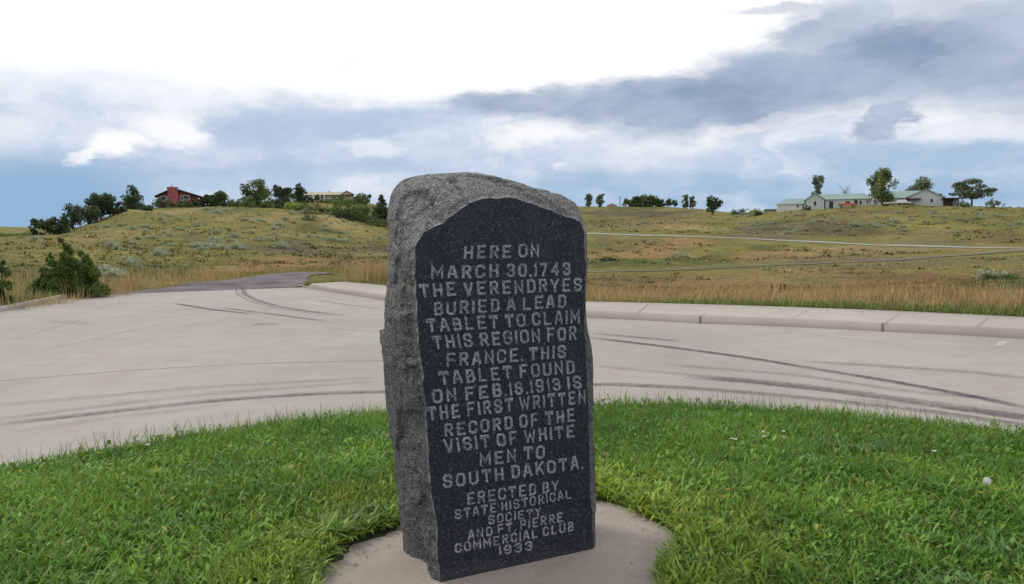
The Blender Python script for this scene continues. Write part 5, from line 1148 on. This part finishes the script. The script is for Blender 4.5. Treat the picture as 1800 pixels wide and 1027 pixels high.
# far roofs
H = Frame('far_house', 1356, 320, 'far low dark-green roof behind the saddle'); MB().box(H.x(1343), H.x(1366), 0, 8, -3, H.z(1355, 371)).build('wall', M['cream_wall'], H.o); MB().prism([(H.x(1341), H.z(1355, 371.2)), (H.x(1368), H.z(1355, 371.2)), (H.x(1362), H.z(1355, 367.5)), (H.x(1345), H.z(1355, 367.5))], -0.5, 8.5).build('roof', simple('moss_roof', lin(96, 116, 104), .8), H.o)
H = Frame('far_house', 1076, 345, 'far low house with faded red roof left of the pole'); MB().box(H.x(1068), H.x(1084), 0, 8, -3, H.z(1076, 362)).build('wall', M['cream_wall'], H.o); MB().prism([(H.x(1066), H.z(1076, 362.2)), (H.x(1086), H.z(1076, 362.2)), (H.x(1079), H.z(1076, 358.5)), (H.x(1072), H.z(1076, 358.5))], -0.5, 8.5).build('roof', simple('faded_red_roof', lin(176, 138, 126), .8), H.o)
b = spot(1090, 330); o = thing('utility_pole', b, 'thin dark pole standing on the far right-centre skyline', 'pole'); h = top_z(1090, 345, 330) - b[2]; MB().tube([(0, 0, -0.5), (0, 0, h)], [0.16, 0.12], 8).build('post', M['bark'], o); MB().box(-0.5, 0.5, -0.06, 0.06, h - 0.7, h - 0.55).build('crossarm', M['bark'], o)
# red pickup
b = spot(1490, 206); a = math.atan2(b[0], b[1]); o = thing('pickup_truck', b + np.array([0, 0, 0.1]), 'faded red pickup parked in front of the green-roofed house', 'truck', rz=-a); s_ = 206 / F; L0, L1 = (1474 - 1490) * s_, (1503 - 1490) * s_
hz = max(1.5, top_z(1490, 357.5, 206) - b[2]); z0 = hz - 1.45
body = MB().prism([(L0, z0 + .35), (L1, z0 + .35), (L1 + .05, z0 + .8), (L1 - 1.2, z0 + .95), (L1 - 1.4, z0 + .98), (L0 + .1, z0 + .98)], -0.9, 0.9); body.build('body', M['orange_red'], o)
cab = MB().prism([(L0 + 1.5, z0 + .985), (L1 - 1.3, z0 + .985), (L1 - 1.8, z0 + 1.5), (L0 + 1.75, z0 + 1.5)], -0.8, 0.8).build('cab', M['orange_red'], o)
MB().prism([(L0 + 1.75, z0 + 1.03), (L1 - 1.5, z0 + 1.03), (L1 - 1.85, z0 + 1.42), (L0 + 1.9, z0 + 1.42)], -0.83, -0.79).build('side_window', M['glass'], cab)
for xx in (L0 + .85, L1 - .85):
    w_ = MB().tube([(xx, -0.93, z0 + .35), (xx, -0.7, z0 + .35)], 0.36, 14).build('wheel', M['rubber'], o); MB().tube([(xx, -0.95, z0 + .35), (xx, -0.935, z0 + .35)], 0.18, 10).build('rim', M['metal'], w_)
# white trailer
b = spot(1582, 203); a = math.atan2(b[0], b[1]); o = thing('trailer', b, 'long low white flatbed trailer in front of the right gable', 'trailer', rz=-a); s_ = 203 / F; X = lambda p: (p - 1582) * s_; zt = top_z(1582, 355.2, 203) - b[2]
MB().box(X(1557), X(1596), -1, 1, zt - .3, zt).build('bed', M['white_trim'], o); MB().prism([(X(1574), zt + .003), (X(1592), zt + .003), (X(1588), zt + .55), (X(1577), zt + .5)], -0.6, 0.6).build('covered_load', M['white_wall'], o)
for xx in (X(1580), X(1586)): MB().tube([(xx, -0.98, zt - .5), (xx, -0.75, zt - .5)], 0.32, 12).build('wheel', M['rubber'], o)
MB().box(X(1558), X(1596), -0.1, 0.1, zt - .55, zt - .31).build('hitch_beam', M['metal'], o)

# ------------------------------------------------------------------ small plants: flowers, dandelion clock, dead stalks
M['petal'] = simple('white_petal', (0.62, 0.62, 0.58), 0.6, 0.05); M['stem'] = simple('green_stem', lin(84, 112, 44), 0.7); M['yellow'] = simple('yellow_petal', (0.75, 0.42, 0.02), 0.6, 0.1); M['stalk'] = simple('dead_stalk', lin(84, 54, 36), 0.9, 0.2)
def flower(px, py, size, mat, label, group=None, nm='white_flower', stem=0.1, zg=None):
    zz = (zg if zg is not None else 0.03) + stem; p = on_z(px, py, zz); o = thing(nm, (p[0], p[1], zz - stem), label, 'flower', group)
    MB().tube([(0, 0, 0), (0.004, 0.002, stem * 0.6), (0, 0, stem)], 0.0016, 5).build('stem', M['stem'], o); mb = MB(); rr_ = random.Random(int(px))
    for k in range(9):
        th = k * 2.4; r0 = size * 0.5; q = (math.cos(th) * r0, math.sin(th) * r0, stem + size * rr_.uniform(0.05, 0.3)); s = (-math.sin(th) * size * .28, math.cos(th) * size * .28, 0)
        mb.poly([(0, 0, stem), (q[0] * .6 + s[0], q[1] * .6 + s[1], q[2] - .001), q, (q[0] * .6 - s[0], q[1] * .6 - s[1], q[2] - .001)], [(0, 1, 2, 3)])
    mb.tube([(0, 0, stem - 0.002), (0, 0, stem + size * 0.25)], [size * 0.2, size * 0.12], 7); mb.build('blossom', mat, o)
for px, py in ((1286, 772), (1293, 773), (1341, 760), (1343, 768), (1377, 759), (1378, 769)): flower(px, py, 0.026, M['petal'], 'small white flower in the lawn cluster right of the stone', 'white flowers right of the stone')
flower(1642, 794, 0.03, M['petal'], 'white flower alone in the right lawn between cluster and dandelion clock'); flower(259, 783, 0.036, M['petal'], 'lone white flower near the lawn edge left of the stone')
for px, py in ((1721, 866), (1749, 860)): flower(px, py, 0.022, M['yellow'], 'tiny orange-yellow flower below the dandelion clock', 'yellow flowers by the dandelion clock', 'yellow_flower')
for px, py in ((1272, 873), (1280, 860)): flower(px, py, 0.018, M['yellow'], 'tiny orange-yellow flower in the grass right of the pad', 'yellow flowers right of the pad', 'yellow_flower')
for px, py in ((324, 813), (36, 829)): flower(px, py, 0.02, M['yellow'], 'tiny yellow flower in the left lawn', 'yellow flowers in the left lawn', 'yellow_flower')
for px, py in ((1289, 537.5), (1305, 538.5), (1333, 541), (1370, 541), (1374, 541.5), (1440, 545), (1516, 547), (1608, 552), (1455, 544)): flower(px, py, 0.045, M['petal'], 'white flower in the green verge behind the sidewalk', 'white flowers behind the sidewalk', stem=0.08, zg=0.09)
p = on_z(1735, 846, 0.20); o = thing('dandelion_clock', (p[0], p[1], 0.04), 'round white dandelion seed head standing in the right lawn', 'plant'); MB().tube([(0.01, 0, 0), (0, 0, 0.15)], 0.002, 6).build('stem', M['stem'], o)
mb = MB(); r = random.Random(9)
for k in range(110):
    zc = 1 - 2 * (k + .5) / 110; th = k * 2.39996; q = math.sqrt(1 - zc * zc); dv = Vector((math.cos(th) * q, math.sin(th) * q, zc)); e = Vector((0, 0, 0.16)) + dv * 0.02; t1 = dv.orthogonal().normalized(); t2 = dv.cross(t1)
    s = 0.0034; mb.poly([e + t1 * s, e + t2 * s, e - t1 * s, e - t2 * s], [(0, 1, 2, 3)]); f = Vector((0, 0, .16)); mb.poly([f + t1 * .0004, f - t1 * .0004, e], [(0, 1, 2)])
mb.build('seed_head', simple('seed_fluff', (0.75, 0.75, 0.72), 0.9), o)
for px, d, top, lab in ((1357, 18.5, 511, 'shortest dead brown stalk in the field, left of the pair'), (1372, 18.5, 512, 'dead brown stalk in the field, left one of the pair'), (1380, 18.5, 511, 'dead brown stalk in the field, right one of the pair')):
    b = spot(px, d); h = max(.35, top_z(px, top, d) - b[2]); o = thing('dead_stalk', b, lab, 'plant'); MB().tube([(0, 0, -0.02), (0.01, 0, h * .5), (0.015, 0, h)], [0.008, 0.007, 0.004], 6).build('stem', M['stalk'], o)
    mb = MB(); r = random.Random(int(px))
    for k in range(26): z_ = h * r.uniform(.45, 1); th = r.uniform(0, 6.28); mb.tube([(0.012, 0, z_), (0.012 + math.cos(th) * .03, math.sin(th) * .03, z_ + .03)], [0.008, 0.004], 4)
    mb.build('seed_spike', M['stalk'], o)
